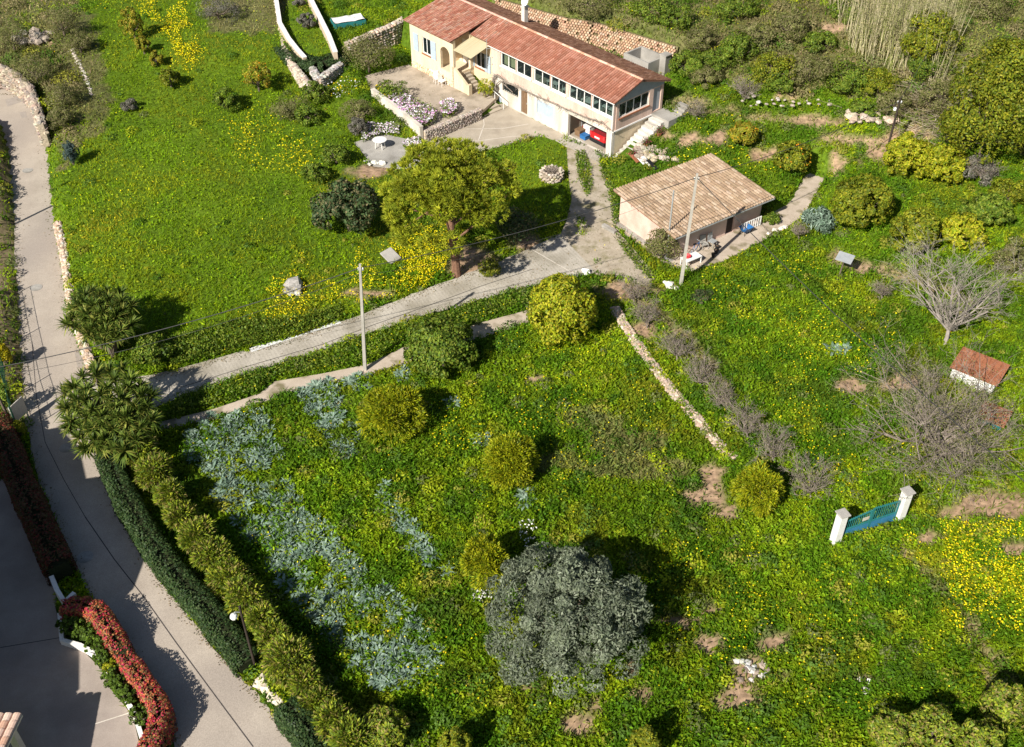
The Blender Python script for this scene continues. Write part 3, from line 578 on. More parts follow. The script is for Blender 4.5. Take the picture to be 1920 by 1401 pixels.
# left wing
LW = MB(); wall(LW, -22.95, -17.0, -.2, 4.88, -2.0, -1.75, [(-21.25,-20.1,2.45,3.95),(-18.75,-17.5,1.85,3.95)]); LW.box(-22.95,-22.7,-1.75,5.4,-.2,4.7); LW.box(-22.7,-14.21,5.2,5.4,-.2,4.7)
LW.box(-17.25,-17.0,-.1,.3,-.2,4.88); LW.build('left_wing_wall', M_CREAM, hz)
RP = MB(); wall(RP, -17.0, -14.21, -.2, 4.9, .3, .5, [(-16.75,-15.55,2.0,3.5)]); RP.build('porch_side_wall', M_CREAM, hz)
PW = MB(); wall(PW, -19.2, -17.25, 1.8, 4.8, .3, .45, [(-18.6,-17.7,1.82,4.0)]); PW.box(-19.2,-19.0,-1.75,.3,1.8,4.8); PW.box(-19.0,-17.0,-1.74,.3,1.6,1.82); PW.build('porch_wall', M_CREAM, hz)
dd = MB(); dd.box(-18.58,-17.72,.36,.42,1.83,3.98); dd.build('porch_door', M_WHITE, hz)
arc = MB(); pts = [(-18.75,3.95)]+[(-18.125+.625*math.cos(math.pi-a), 3.35+.6*math.sin(a)) for a in np.linspace(0,math.pi,13)]+[(-17.5,3.95)]
for i in range(len(pts)-1):
    (x0,z0),(x1,z1) = pts[i], pts[i+1]
    for y in (-2.0,-1.75): arc.quad((x0,y,z0),(x1,y,z1),(x1,y,3.952),(x0,y,3.952))
    arc.quad((x0,-2.0,z0),(x1,-2.0,z1),(x1,-1.75,z1),(x0,-1.75,z0))
arc.build('arch', M_CREAM, hz)
stn = MB()
R_ = random.Random(9)
for i in range(26):
    for r in range(4):
        if R_.random() < .82: stn.rock((-22.8+i*.225+R_.uniform(-.04,.04), -2.01, .65+r*.17), (.13,.05,.10), R_.random(), jit(R_.choice([(.66,.48,.33),(.72,.58,.42),(.60,.42,.28),(.74,.65,.52)]), .1))
tag(stn.build('stone_plinth', M_STONE, hz), kind='stuff')
rs = MB(); roof_slab(rs, -23.3,-16.95, 2.6, 5.88, -2.3, 4.90); roof_slab(rs, -16.95,-14.4, 2.6, 5.88, -.02, 4.96); roof_slab(rs, -23.3,-14.4, 2.605, 5.88, 5.9, 4.85); r2 = rs.build('left_roof', M_DECK, hz)
rt = MB(); tile_rows(rt, -23.35,-16.9, 2.6, 5.88, -2.36, 4.88, .23, .36, MOT_T, .035, seed=6, flat=True); tile_rows(rt, -16.9,-14.45, 2.6, 5.88, -.08, 4.94, .23, .36, MOT_T, .035, seed=7, flat=True); tag(rt.build('left_roof_tiles', M_TILE, r2), kind='stuff')
rt = MB(); tile_rows(rt, -23.35,-14.45, 2.6, 5.88, 5.95, 4.83, .23, .36, BRN_T, .035, seed=8); tag(rt.build('left_rear_tiles', M_TILE, r2), kind='stuff')
rc = MB(); ridge_caps(rc, -23.35,-14.45, 2.6, 5.93, [(.62,.42,.34),(.55,.33,.26)]); tag(rc.build('left_ridge_tiles', M_TILE, r2), kind='stuff')
window(hz, -21.25,-20.1,2.45,3.95,-2.0,2,sillmat=M_RUST); window(hz, -16.75,-15.55,2.0,3.5,.3,2,sillmat=M_RUST)
def shutter(x0, x1, z0, z1, y):
    s = MB(); s.box(x0, x1, y-.07, y-.02, z0, z1); o = s.build('shutter', M_SHUT, hz)
    for i in range(2):
        q = MB(); zz = z0+(z1-z0)*(i*.5+.06); q.box(x0+.05, x1-.05, y-.085, y-.071, zz, zz+(z1-z0)*.4); q.build('shutter_panel', M_SHUT, o)
shutter(-22.45,-21.75,2.35,3.95,-2.0); shutter(-20.0,-19.3,2.35,3.95,-2.0); shutter(-17.0+.02,-16.85+.0,1.95,3.5,.3); shutter(-15.5,-14.75,1.95,3.5,.3); shutter(-17.75,-17.3,1.9,3.6,.29)
aw = MB(); aw.add([(-18.6,-.1,4.62),(-16.2,-.1,4.62),(-16.2,-2.3,4.05),(-18.6,-2.3,4.05),(-18.6,-.1,4.58),(-16.2,-.1,4.58),(-16.2,-2.3,4.01),(-18.6,-2.3,4.01)], [(0,1,2,3),(7,6,5,4),(0,4,5,1),(1,5,6,2),(2,6,7,3),(3,7,4,0)])
aw.v = [(x+1.5, y+.35, z) for x, y, z in aw.v]; aw.build('awning', M_AWN, hz)
# porch stairs with sloping parapet
for i in range(6):
    s = MB(); s.box(-17.2+.3*i, -16.9+.3*i, -1.75, -.2, .5, 1.62-.19*i); s.build('stair_step', M_COURT, hz)
pp = MB(); pp.add([(-17.2,-2.0,.4),(-15.2,-2.0,.4),(-15.2,-2.0,1.35),(-17.2,-2.0,2.55),(-17.2,-1.76,.4),(-15.2,-1.76,.4),(-15.2,-1.76,1.35),(-17.2,-1.76,2.55)], [(0,1,2,3),(7,6,5,4),(0,4,5,1),(1,5,6,2),(2,6,7,3),(3,7,4,0)])
pp.box(-15.2,-14.95,-2.05,-1.71,.4,1.55); pp.build('stair_parapet', M_CREAM, hz)
for i in range(3):
    s = MB(); s.box(-13.3+.42*i, -12.88+.42*i, -2.8, -.8, -.05, .46-.17*i); s.build('court_step', M_COURT, hz)
rl = MB(); rl.tube([(-14.2,-.75,1.5),(-12.0,-.75,.95)], .03, 6)
for x, z0, z1 in ((-14.2,.6,1.5),(-13.1,.35,1.22),(-12.0,.02,.95)): rl.tube([(x,-.75,z0),(x,-.75,z1)], .03, 6)
rl.build('handrail', M_WHITE, hz)
# chimney stack with satellite dish, and roof fittings
ch = MB(); ch.box(-15.3,-14.9,4.3,4.75,5.2,6.6); ch.box(-15.36,-14.84,4.24,4.81,6.6,6.7); cho = ch.build('chimney', M_WALLW, hz)
sd = MB(); sd.lathe([(.02,0),(.2,.02),(.36,.08),(.46,.15),(.44,.16),(.34,.10),(.2,.045)], 16); a = MB()
ddo = sd.build('satellite_dish', M_WHITE, hz); ddo.location = (-14.75,4.35,7.25); ddo.rotation_euler = (math.radians(65),0,math.radians(-10))
a.tube([(-14.9,4.5,6.6),(-14.78,4.42,7.25)], .03, 6); a.build('dish_mast', M_METAL, hz)
an = MB(); an.tube([(-14.35,-.5,2.3),(-14.35,-.5,5.4)], .025, 5)
for z in (3.2,3.8,4.6): an.tube([(-14.35,-.5,z),(-14.1,-.05,z)], .02, 5)
an.build('wall_bracket', M_METAL, hz)
# outside stairs up the gable
for i in range(11):
    y = -.05+i*.40; s = MB(); s.box(.14, 1.45, y, y+.42, -.2+max(0,(i-4)*.2), .2+i*.2); s.build('outside_step', M_WSTEP, hz)
ld = MB(); ld.box(.06,1.9,4.36,5.9,1.6,2.42); ld.build('landing', M_GREYC, hz)
for i in range(3):
    s = MB(); s.box(.9+.0*i,1.9,5.9+.3*i,6.2+.3*i,2.2,2.6+.18*i); s.build('back_step', M_GREYC, hz)

# vine on the facade
vn = thing('climbing_vine', 'leafless climbing vine trained along the house front above the garage', 'vine', (HO[0], HO[1], 0), HANG)
mb = MB(); R_ = random.Random(3); path = [(-14.05,-.15,.4),(-13.9,-.2,2.0),(-13.4,-.2,2.5),(-12.2,-.2,2.2),(-10.8,-.2,2.35),(-9.0,-.2,2.3),(-7.2,-.2,2.4),(-5.2,-.2,2.45),(-3.0,-.2,2.55),(-1.0,-.22,2.8),(.3,-.25,2.5)]
mb.tube(path, [.09,.08,.08,.07,.07,.06,.06,.05,.05,.04,.02], 6)
mb.tube([(-13.6,-.15,.3),(-13.5,-.2,1.6),(-13.0,-.2,2.1),(-11.4,-.2,1.6)], [.06,.06,.05,.03], 5)
for i in range(190):
    k = R_.random(); j = int(k**1.4*9.99); u = R_.random(); p = np.array(path[j])*(1-u)+np.array(path[j+1])*u; d = np.array([R_.gauss(0,.35), -abs(R_.gauss(0,.12)), R_.gauss(-.05,.28)])
    mb.tube([p, p+d*.6+[0,0,.05], p+d], [.022,.016,.008], 3)
mb.build('vine_stems', M_DRYTWIG, vn)

# ------------------------------------------------------------------ car in the garage
cx0 = -2.15
car = thing('parked_car', 'red hatchback parked nose first in the garage', 'car', (*hw(-cx0, .55), .02), HANG)
def loft(secs):
    m = MB(); n = len(secs[0]); vs = [p for s in secs for p in s]
    fs = [(i*n+k, i*n+(k+1)%n, (i+1)*n+(k+1)%n, (i+1)*n+k) for i in range(len(secs)-1) for k in range(n)] + [tuple(range(n-1,-1,-1)), tuple(range((len(secs)-1)*n, len(secs)*n))]
    return m.add(vs, fs)
def sec(y, w0, w1, z0, z1, zm): return [(-w0,y,z0),(w0,y,z0),(w1,y,zm),(w1*.95,y,z1),(-w1*.95,y,z1),(-w1,y,zm)]
loft([sec(0,.72,.80,.42,.95,.7),sec(.15,.80,.87,.22,1.0,.62),sec(.8,.82,.88,.2,1.0,.62),sec(2.6,.82,.88,.2,.98,.62),sec(3.4,.80,.86,.2,.88,.6),sec(3.95,.68,.76,.28,.72,.5)]).build('body', M_RED, car, smooth=False, bev=.04)
gh = loft([[(-.74,.12,.98),(.74,.12,.98),(.60,.45,1.46),(-.60,.45,1.46)],[(-.78,1.0,.98),(.78,1.0,.98),(.63,1.0,1.52),(-.63,1.0,1.52)],[(-.78,2.0,.98),(.78,2.0,.98),(.62,1.9,1.50),(-.62,1.9,1.50)],[(-.74,2.9,.95),(.74,2.9,.95),(.58,2.2,1.44),(-.58,2.2,1.44)]])
gh.build('windows', M_GLASS, car)
rr = MB(); rr.add([(-.61,.42,1.475),(.61,.42,1.475),(.63,1.2,1.54),(.60,2.15,1.47),(-.60,2.15,1.47),(-.63,1.2,1.54)], [(0,1,2,5),(5,2,3,4)]); rr.add([(-.62,.3,1.44),(.62,.3,1.44),(.61,.42,1.47),(-.61,.42,1.47)],[(0,1,2,3)]); rr.build('roof_panel', M_RED, car)
b = MB(); b.box(-.84,.84,-.06,.25,.22,.55); b.build('rear_bumper', M_BLACK, car, bev=.04)
b = MB(); b.box(-.27,.27,-.045,.0,.68,.8); b.build('number_plate', M_WHITE, car)
for sx in (-1,1):
    b = MB(); b.box(sx*.74-.09, sx*.74+.09, -.02, .12, .78, 1.05); b.build('tail_light', M_REDP, car)
    b = MB(); b.box(sx*.93-.06, sx*.93+.06, 2.4, 2.5, .98, 1.1); b.build('mirror', M_RED, car)
    for y in (.65, 3.15):
        tr = MB(); tr.tube([(sx*.68,y,.31),(sx*.89,y,.31)], .31, 18); to = tr.build('wheel', M_BLACK, car); ri = MB(); ri.tube([(sx*.885,y,.31),(sx*.90,y,.31)], .2, 14); ri.build('rim', M_METAL, to)
JUNK = [('cardboard_box','brown cardboard box on the garage floor beside the red car',M_WOOD,(-4.4,.9,.3,.35,.5)),('storage_crate','blue plastic crate on the garage floor',M_BLUE,(-3.7,.75,.3,.28,.32)),('storage_crate','white plastic crate stacked in the garage',M_WHITE,(-4.0,1.5,.35,.3,.8)),('paint_bucket','red bucket inside the garage by the left pillar',M_REDP,(-4.6,1.6,.2,.2,.45)),('storage_shelf','grey metal shelf against the garage side wall',M_METAL,(-4.85,2.6,.28,.8,1.5))]
for nm, lb, mt, (x, y, a, b_, h) in JUNK:
    t = thing(nm, lb, nm.split('_')[-1], (*hw(-x, y), .035), HANG)
    if nm == 'storage_shelf':
        for k in range(4):
            m = MB(); m.box(-a, a, -b_, b_, k*.45+.08, k*.45+.12); m.build('shelf_board', mt, t)
        for sx in (-1,1):
            for sy in (-1,1): m = MB(); m.box(sx*a-.025, sx*a+.025, sy*b_-.025, sy*b_+.025, 0, h+.1); m.build('post', mt, t)
    elif nm == 'paint_bucket':
        m = MB(); m.lathe([(.14,0),(.19,h),(.17,h),(.13,.03)], 14); m.build('bucket', mt, t)
    else:
        m = MB(); m.box(-a, a, -b_, b_, 0, .03); m.box(-a, -a+.03, -b_, b_, .03, h); m.box(a-.03, a, -b_, b_, .03, h); m.box(-a+.03, a-.03, -b_, -b_+.03, .03, h); m.box(-a+.03, a-.03, b_-.03, b_, .03, h); m.build('shell', mt, t); m = MB(); m.box(-a-.02, a+.02, -b_-.02, b_+.02, h*.93, h+.02); m.build('rim', mt, t)

# ------------------------------------------------------------------ lattice brick wall and cistern behind the house
lt = thing('brick_lattice_wall', 'openwork terracotta brick retaining wall behind the house roof', 'wall', (*hw(20, 7.3), 2.4))
mb = MB(); core = MB(); R_ = random.Random(4); q = resample([hw(22.2,7.0), hw(14.5,8.6), hw(12.3,9.8), hw(7.2,10.6), hw(3.9,11.2)], 72)
for i in range(71):
    d = q[i+1]-q[i]; L = np.hypot(*d); d = d/L; nr = np.array([d[1], -d[0]])
    if nr[1] > 0: nr = -nr
    for r in range(11):
        if R_.random() < .06: continue
        c = q[i] + d*L*(.5 if r % 2 else 0) - nr*.06*r
        mb.obox((c[0], c[1], 2.35+r*.2), (*(d*L*.36), 0), (*(nr*.09), 0), (0,0,.065), jit(R_.choice([(.52,.34,.22),(.58,.40,.27),(.47,.29,.19),(.62,.47,.34)]), .12, R_))
    c = q[i] + d*L/2 - nr*.60; core.obox((c[0], c[1], 3.4), (*(d*L*.5),0), (*(nr*.08),0), (*(-nr*.30),1.0), jit((.14,.115,.06), .2))
tag(mb.build('bricks', M_TILE, lt, lt.location), kind='stuff'); core.build('earth_backing', M_STONE, lt, lt.location)
cs = thing('concrete_cistern', 'open grey concrete cistern tank behind the roof', 'cistern', (*hw(4.4, 8.5), 2.4), HANG)
m = MB(); wall(m, -2.6, .2, 0, 1.55, 0, .18); wall(m, -2.6, .2, 0, 1.55, 2.0, 2.2); m.build('long_wall', M_GREYC, cs); m = MB(); wall(m, .185, 1.998, 0, 1.55, -2.6, -2.42, (), 'y'); wall(m, .185, 1.998, 0, 1.55, .02, .2, (), 'y'); m.build('end_wall', M_GREYC, cs)
m = MB(); m.box(-2.41,.01,.19,1.99,.3,.45); m.build('tank_floor', M_DARK, cs); m = MB(); m.box(.21,.85,1.4,2.1,0,1.9); m.box(.16,.9,1.35,2.15,1.9,1.98); m.build('valve_box', M_GREYC, cs)

# ------------------------------------------------------------------ patio planter, furniture
pl = plain_wall('planter_wall', 'cream concrete planter wall along the patio with an arched opening', [hw(20.4,-8.25), hw(16.5,-8.75), hw(12.1,-9.5)], 1.3, 1.35, .28, M_WALLW, cope=M_WALLW, base=0)
lw_ = stone_wall('stone_wall', 'low rounded stone wall edging the patio flower bed above the court', [tuple(hw(*p)) for p in ((12.05,-9.3),(11.95,-7.5),(11.95,-5.5),(12.0,-3.3))], 1.0, .34, .19, base=0., pal=[(.34,.29,.25),(.42,.36,.31),(.28,.24,.21)])
tb = at(713, 278); t = thing('garden_table', 'round white garden table on the small lower patio', 'table', (tb.x, tb.y, .13))
m = MB(); m.lathe([(.40,.70),(.56,.71),(.57,.735),(.40,.75),(.05,.748)], 20); m.build('table_top', M_WHITE, t)
for k in range(4): an = k*math.pi/2+.5; m = MB(); m.tube([(.42*math.cos(an),.42*math.sin(an),0),(.34*math.cos(an),.34*math.sin(an),.71)], .035, 6); m.build('leg', M_WHITE, t)
for px_, py_, rz_, lb in ((820,155,.4,'white plastic patio chair leaning forward by the house wall, left one'),(829,160,.8,'white plastic patio chair folded against the house wall, right one')):
    c = G(px_, py_, .62); t = thing('patio_chair', lb, 'chair', tuple(c), rz_, 'white chairs by the patio wall')
    m = MB(); m.box(-.25,.25,-.25,.25,.40,.44); m.build('seat', M_WHITE, t); m = MB(); m.obox((0,.27,.68), (.24,0,0), (0,.02,0), (0,.08,.26)); m.build('backrest', M_WHITE, t)
    for sx in (-1,1):
        for sy in (-1,1): m = MB(); m.tube([(sx*.24,sy*.24,0),(sx*.21,sy*.21,.41)], .022, 5); m.build('leg', M_WHITE, t)
c = at(1215,180)
# raised bed with tarp on the upper lawn
c = G(653,43,2.3); t = thing('raised_bed', 'teal framed raised bed covered by a crumpled white sheet on the upper lawn', 'bed', tuple(c), math.radians(22))
m = MB()
for a in ((-1.5,1.5,-.78,-.72),(-1.5,1.5,.72,.78)): m.box(a[0],a[1],a[2],a[3],-.1,.35)
for a in ((-1.5,-1.44,-.719,.719),(1.44,1.5,-.719,.719)): m.box(a[0],a[1],a[2],a[3],-.1,.35)
m.build('frame', M_GREENGATE, t); m = MB(); gxs = np.linspace(-1.42,1.42,18); gys = np.linspace(-.7,.7,10); zz = lambda x, y: .36+.12*float(vnoise(x, y, .4, 3))
m.add([(x, y, zz(x, y)) for y in gys for x in gxs], [(j*18+i, j*18+i+1, j*18+i+19, j*18+i+18) for j in range(9) for i in range(17)]); m.build('cover_sheet', M_WHITE, t)

# ------------------------------------------------------------------ the shed
sd = thing('shed', 'pink rendered shed with a low ribbed clay tile roof', 'shed', (SO[0], SO[1], .02), SANG)
m = MB(); wall(m, .45, 8.95, -.2, 2.15, -6.0, -5.8, [(5.6,6.35,.05,1.95)]); m.build('front_wall', M_SHEDW, sd)
m = MB(); vent = [(-5.4+k*.75, -5.25+k*.75, 1.85, 2.0) for k in range(6)]; wall(m, -5.8, -.35, -.2, 2.22, .45, .65, vent, 'y'); m.build('side_wall', M_SHEDW, sd)
m = MB(); wall(m, -5.8, -.35, -.2, 2.2, 8.75, 8.95, (), 'y'); m.build('end_wall', M_SHEDW, sd); m = MB(); m.box(.65,8.75,-.55,-.35,-.2,2.4); m.build('rear_wall', M_SHEDW, sd)
m = MB(); m.box(5.62,6.33,-5.86,-5.82,.06,1.93); dr = m.build('shed_door', M_DARKWOOD, sd)
m = MB(); roof_slab(m, 0.05, 9.35, 0, 2.62, -6.65, 2.20, .1); ro = m.build('roof', M_DECK, sd)
m = MB(); tile_rows(m, 0, 9.4, 0.05, 2.62, -6.7, 2.19, .26, .5, TAN_T, .085, seed=12); tag(m.build('roof_tiles', M_TILE, ro), kind='stuff')
m = MB(); m.box(0.1,9.3,-6.78,-6.68,2.10,2.17); m.build('gutter', M_METAL, ro)
m = MB(); m.box(.05,.47,-6.4,-.1,-.1,.05); m.build('side_step', M_GREYC, sd)
def swl(x, y, z=.06): p = sw(x, y); return (p[0], p[1], z)
# things in front of the shed
t = thing('slatted_bench', 'white slatted railing panel leaning on the shed front', 'panel', swl(7.6,-6.5), SANG)
for k in range(9): m = MB(); m.box(-.95+k*.23,-.87+k*.23,-.02,.02,.05,.75); m.build('slat', M_WHITE, t)
for z in (.05,.72): m = MB(); m.box(-1.0,1.0,.022,.06,z,z+.06); m.build('rail', M_WHITE, t)
def chair(lb, x, y, rz_, mat, back=.9, nm='garden_chair'):
    t = thing(nm, lb, 'chair', swl(x, y), SANG+rz_); m = MB(); m.box(-.24,.24,-.24,.24,.38,.42); m.build('seat', mat, t)
    for sx in (-1,1):
        m = MB(); m.tube([(sx*.23,-.22,0),(sx*.23,-.2,.4)], .02, 5); m.build('leg', mat, t); m = MB(); m.tube([(sx*.23,.22,0),(sx*.23,.28,back)], .02, 5); m.build('leg', mat, t)
    m = MB(); m.obox((0,.28,.7), (.23,0,0), (0,.015,0), (0,.03,.22)); m.build('backrest', mat, t)
chair('grey folding chair standing by the shed door', 3.9, -6.5, .2, M_METAL, 1.1); chair('pale slim chair leaning on the shed wall left of the folding chair', 3.2, -6.4, -.2, M_GREYC, 1.0)
t = thing('bicycle', 'old bicycle leaning by the shed behind the concrete pole', 'bicycle', swl(2.2,-6.6), SANG+.2)
for x in (-.5,.5):
    m = MB(); m.tube([(x+.31*math.cos(a), 0, .32+.31*math.sin(a)) for a in np.linspace(0, 6.283, 19)], .022, 5, cap=False); wo = m.build('wheel', M_BLACK, t); m = MB(); [m.tube([(x,0,.32),(x+.3*math.cos(a),0,.32+.3*math.sin(a))], .005, 3) for a in np.linspace(0,5.8,9)]; m.build('spokes', M_METAL, wo)
m = MB(); [m.tube([a, b], .018, 5) for a, b in (((-.5,0,.32),(-.15,0,.8)),((-.15,0,.8),(.38,0,.8)),((.38,0,.85),(.5,0,.32)),((0,0,.3),(.38,0,.75)),((0,0,.3),(-.18,0,.88)),((-.5,0,.32),(0,0,.3)))]; m.build('frame', M_BLUE, t)
m = MB(); m.box(-.3,-.05,-.06,.06,.88,.93); m.build('saddle', M_BLACK, t); m = MB(); m.tube([(.36,-.26,.95),(.4,0,.9),(.36,.26,.95)], .015, 5); m.build('handlebar', M_METAL, t)
t = thing('barrow', 'blue wheelbarrow tub standing right of the shed door', 'wheelbarrow', swl(6.9,-6.7), SANG)
m = MB(); m.add([(-.25,-.2,.25),(.25,-.2,.25),(.25,.2,.25),(-.25,.2,.25),(-.42,-.34,.6),(.42,-.34,.6),(.42,.34,.6),(-.42,.34,.6)], [(3,2,1,0),(0,1,5,4),(1,2,6,5),(2,3,7,6),(3,0,4,7)]); m.build('tub', M_BLUE, t)
for sy in (-1,1): m = MB(); m.tube([(-.8,sy*.28,.62),(-.1,sy*.2,.25),(.5,0,.18)], .02, 5); m.build('handle', M_BLACK, t)
m = MB(); m.tube([(.5,-.04,.18),(.5,.04,.18)], .18, 12); m.build('wheel', M_BLACK, t); m = MB(); [m.tube([(-.3,sy*.2,.25),(-.3,sy*.22,0)], .018, 5) for sy in (-1,1)]; m.build('stand', M_BLACK, t)
t = thing('work_table', 'low white table with red things behind the tall concrete pole', 'table', swl(1.2,-7.3), SANG); m = MB(); m.box(-.7,.7,-.35,.35,.5,.55); m.build('table_top', M_WHITE, t)
for sx in (-1,1):
    for sy in (-1,1): m = MB(); m.box(sx*.65-.03,sx*.65+.03,sy*.3-.03,sy*.3+.03,0,.499); m.build('leg', M_WHITE, t)
t = thing('red_basin', 'red plastic basin on the white table by the shed', 'basin', swl(.9,-7.2,.612), SANG); m = MB(); m.lathe([(.16,0),(.26,.16),(.24,.16),(.14,.02)], 16); m.build('bowl', M_REDP, t)
for i, (x, y, r, lb) in enumerate(((3.0,-7.6,.14,'small dark flowerpot on the shed terrace, nearest the pole'),(3.5,-7.35,.17,'dark flowerpot on the shed terrace in the middle of the pots'),(3.9,-7.0,.15,'dark flowerpot on the shed terrace nearest the folding chair'))):
    t = thing('flowerpot', lb, 'pot', swl(x, y), 0, 'pots by the shed'); m = MB(); m.lathe([(r*.7,0),(r,.25),(r*1.1,.25),(r*1.1,.3),(r*.9,.3),(r*.85,.22)], 12); m.build('pot', M_BLACK, t); m = MB(); m.lathe([(r*.84,.20),(r*.84,.24)], 12); m.build('potting_soil', M_SOIL, t)
# ------------------------------------------------------------------ well, posts, wires, gate, huts
c = at(1034, 334); t = thing('stone_well', 'round dry stone well with dead stems inside, on the lawn', 'well', tuple(c))
core = MB(); core.lathe([(.80,-.2),(.80,.6),(.5,.6),(.5,.1)], 20, c=(.30,.25,.19)); core.build('core', M_STONE, t)
st = MB(); R_ = random.Random(2)
for r in range(5):
    for k in range(17):
        an = (k+.5*(r%2))*2*math.pi/17; rr = (.82 if r < 4 else .68)+R_.uniform(-.05,.07)
        if R_.random() < .08: continue
        st.rock((rr*math.cos(an), rr*math.sin(an), .06+r*.15+R_.uniform(-.05,.06)), (R_.uniform(.11,.22),R_.uniform(.1,.17),R_.uniform(.07,.13)), R_.random(), jit(R_.choice([(.46,.39,.31),(.52,.45,.38),(.38,.32,.26)]), .15, R_))
tag(st.build('stones', M_STONE, t), kind='stuff'); m = MB()
for k in range(60): an = R_.random()*6.28; r0 = R_.random()*.4; m.tube([(r0*math.cos(an), r0*math.sin(an), .5), (R_.uniform(-.5,.5), R_.uniform(-.5,.5), R_.uniform(.75,.95))], .015, 3)
m.build('dead_stems', M_DRYTWIG, t)
def pole(name, label, px, py, h, r0, r1, mat, lean=(0,0), square=False, cat='pole', arm=True, base=None):
    c = at(px, py) if base is None else Vector(base); t = thing(name, label, cat, tuple(c)); m = MB(); n = 4 if square else 8
    m.tube([(0,0,-.4),(lean[0]*h, lean[1]*h, h)], [r0, r1], n); m.build('shaft', mat, t)
    if arm:
        m = MB(); m.box(lean[0]*h-.16, lean[0]*h+.16, lean[1]*h-.035, lean[1]*h+.035, h-.42, h-.34); m.build('bracket', M_METAL, t)
        for sx in (-1,1): m = MB(); m.lathe([(.04,0),(.05,.05),(.03,.10)], 8, (lean[0]*h+sx*.13, lean[1]*h, h-.34)); m.build('insulator', M_WHITE, t)
    return t, c + Vector((lean[0]*h, lean[1]*h, h-.26))
p1, w1 = pole('utility_pole', 'pale concrete utility pole beside the driveway in the middle of the garden', 684, 694, 7.8, .145, .09, M_POLE, (.055,0), True)
p2, w2 = pole('utility_pole', 'tall pale concrete utility pole in front of the pink shed', 1276, 534, 8.4, .17, .10, M_POLE, (.02,0), True)
p3, w3 = pole('utility_pole', 'dark wooden utility pole on the hillside, upper right', 1658, 302, 5.2, .10, .075, M_DARKWOOD, (.005,0))
m = MB(); m.lathe([(.02,0),(.13,.06),(.13,.22),(.05,.28)], 10, (-.22,-.06,4.2)); m.build('lamp', M_LAMPG, p3)
p4, w4 = pole('street_lamp', 'dark street lamp post with a white globe rising from the roadside hedge', 480, 1254, 4.6, .07, .05, M_DARKWOOD, (.0,0), cat='lamp post', arm=False)
m = MB(); m.tube([(0,0,4.2),(-.22,-.1,4.35),(-.3,-.14,4.2)], .025, 5); m.build('arm', M_METAL, p4); m = MB(); m.lathe([(.03,.0),(.13,.05),(.17,.16),(.13,.27),(.04,.32)], 12, (-.3,-.14,3.92)); m.build('globe', M_LAMPG, p4)
p5, w5 = pole('roadside_post', 'grey wooden roadside post with a small white lamp at the left fence', 24, 800, 4.4, .085, .07, M_BARK, (-.04,0), arm=False)
m = MB(); m.lathe([(.05,0),(.14,.06),(.14,.2),(.06,.27)], 10, (-.19,-.1,4.25)); m.build('lamp', M_LAMPG, p5)
p6, w6 = pole('utility_pole', 'utility pole beyond the left verge of the upper road', -42, 447, 7.0, .12, .09, M_DARKWOOD)
roofp = sw(.2,-5.9); p7, w7 = pole('mast', 'grey steel mast rising past the left end of the shed roof', 0, 0, 5.4, .06, .05, M_METAL, base=(roofp[0], roofp[1], .06), arm=False)
def wire(label, a, b, sag, r=.018):
    a, b = Vector(a), Vector(b); t = thing('power_line', label, 'cable', tuple(a)); m = MB(); pts = []
    for k in range(17):
        u = k/16; p = a.lerp(b, u); p.z -= sag*4*u*(1-u); pts.append(tuple(p-a))
    m.tube(pts, r, 4); m.build('cable', M_WIRE, t)
wire('overhead cable between the two pale concrete poles', w1, w2, .5, .024)
wire('overhead cable from the shed pole up to the dark hillside pole', w2, w3, .5, .026)
wire('overhead cable from the dark hillside pole off to the top right', w3, (52, 112, 17), .8, .02)
wire('overhead cable from the shed pole across the right meadow to the lower right edge', w2, tuple(G(2020, 985, 4.5)), .6, .026)
wire('overhead cable from the driveway pole across the road to the left', w1, tuple(G(-60, 700, 4.0)), .55, .028)
wire('slack second cable from the driveway pole to the left road verge', (w1.x+.1, w1.y, w1.z-.3), tuple(G(-70, 716, 3.4)), .9, .012)
wire('thin cable between the concrete poles below the main line', (w1.x, w1.y, w1.z-.5), (w2.x, w2.y, w2.z-.55), .9, .01)
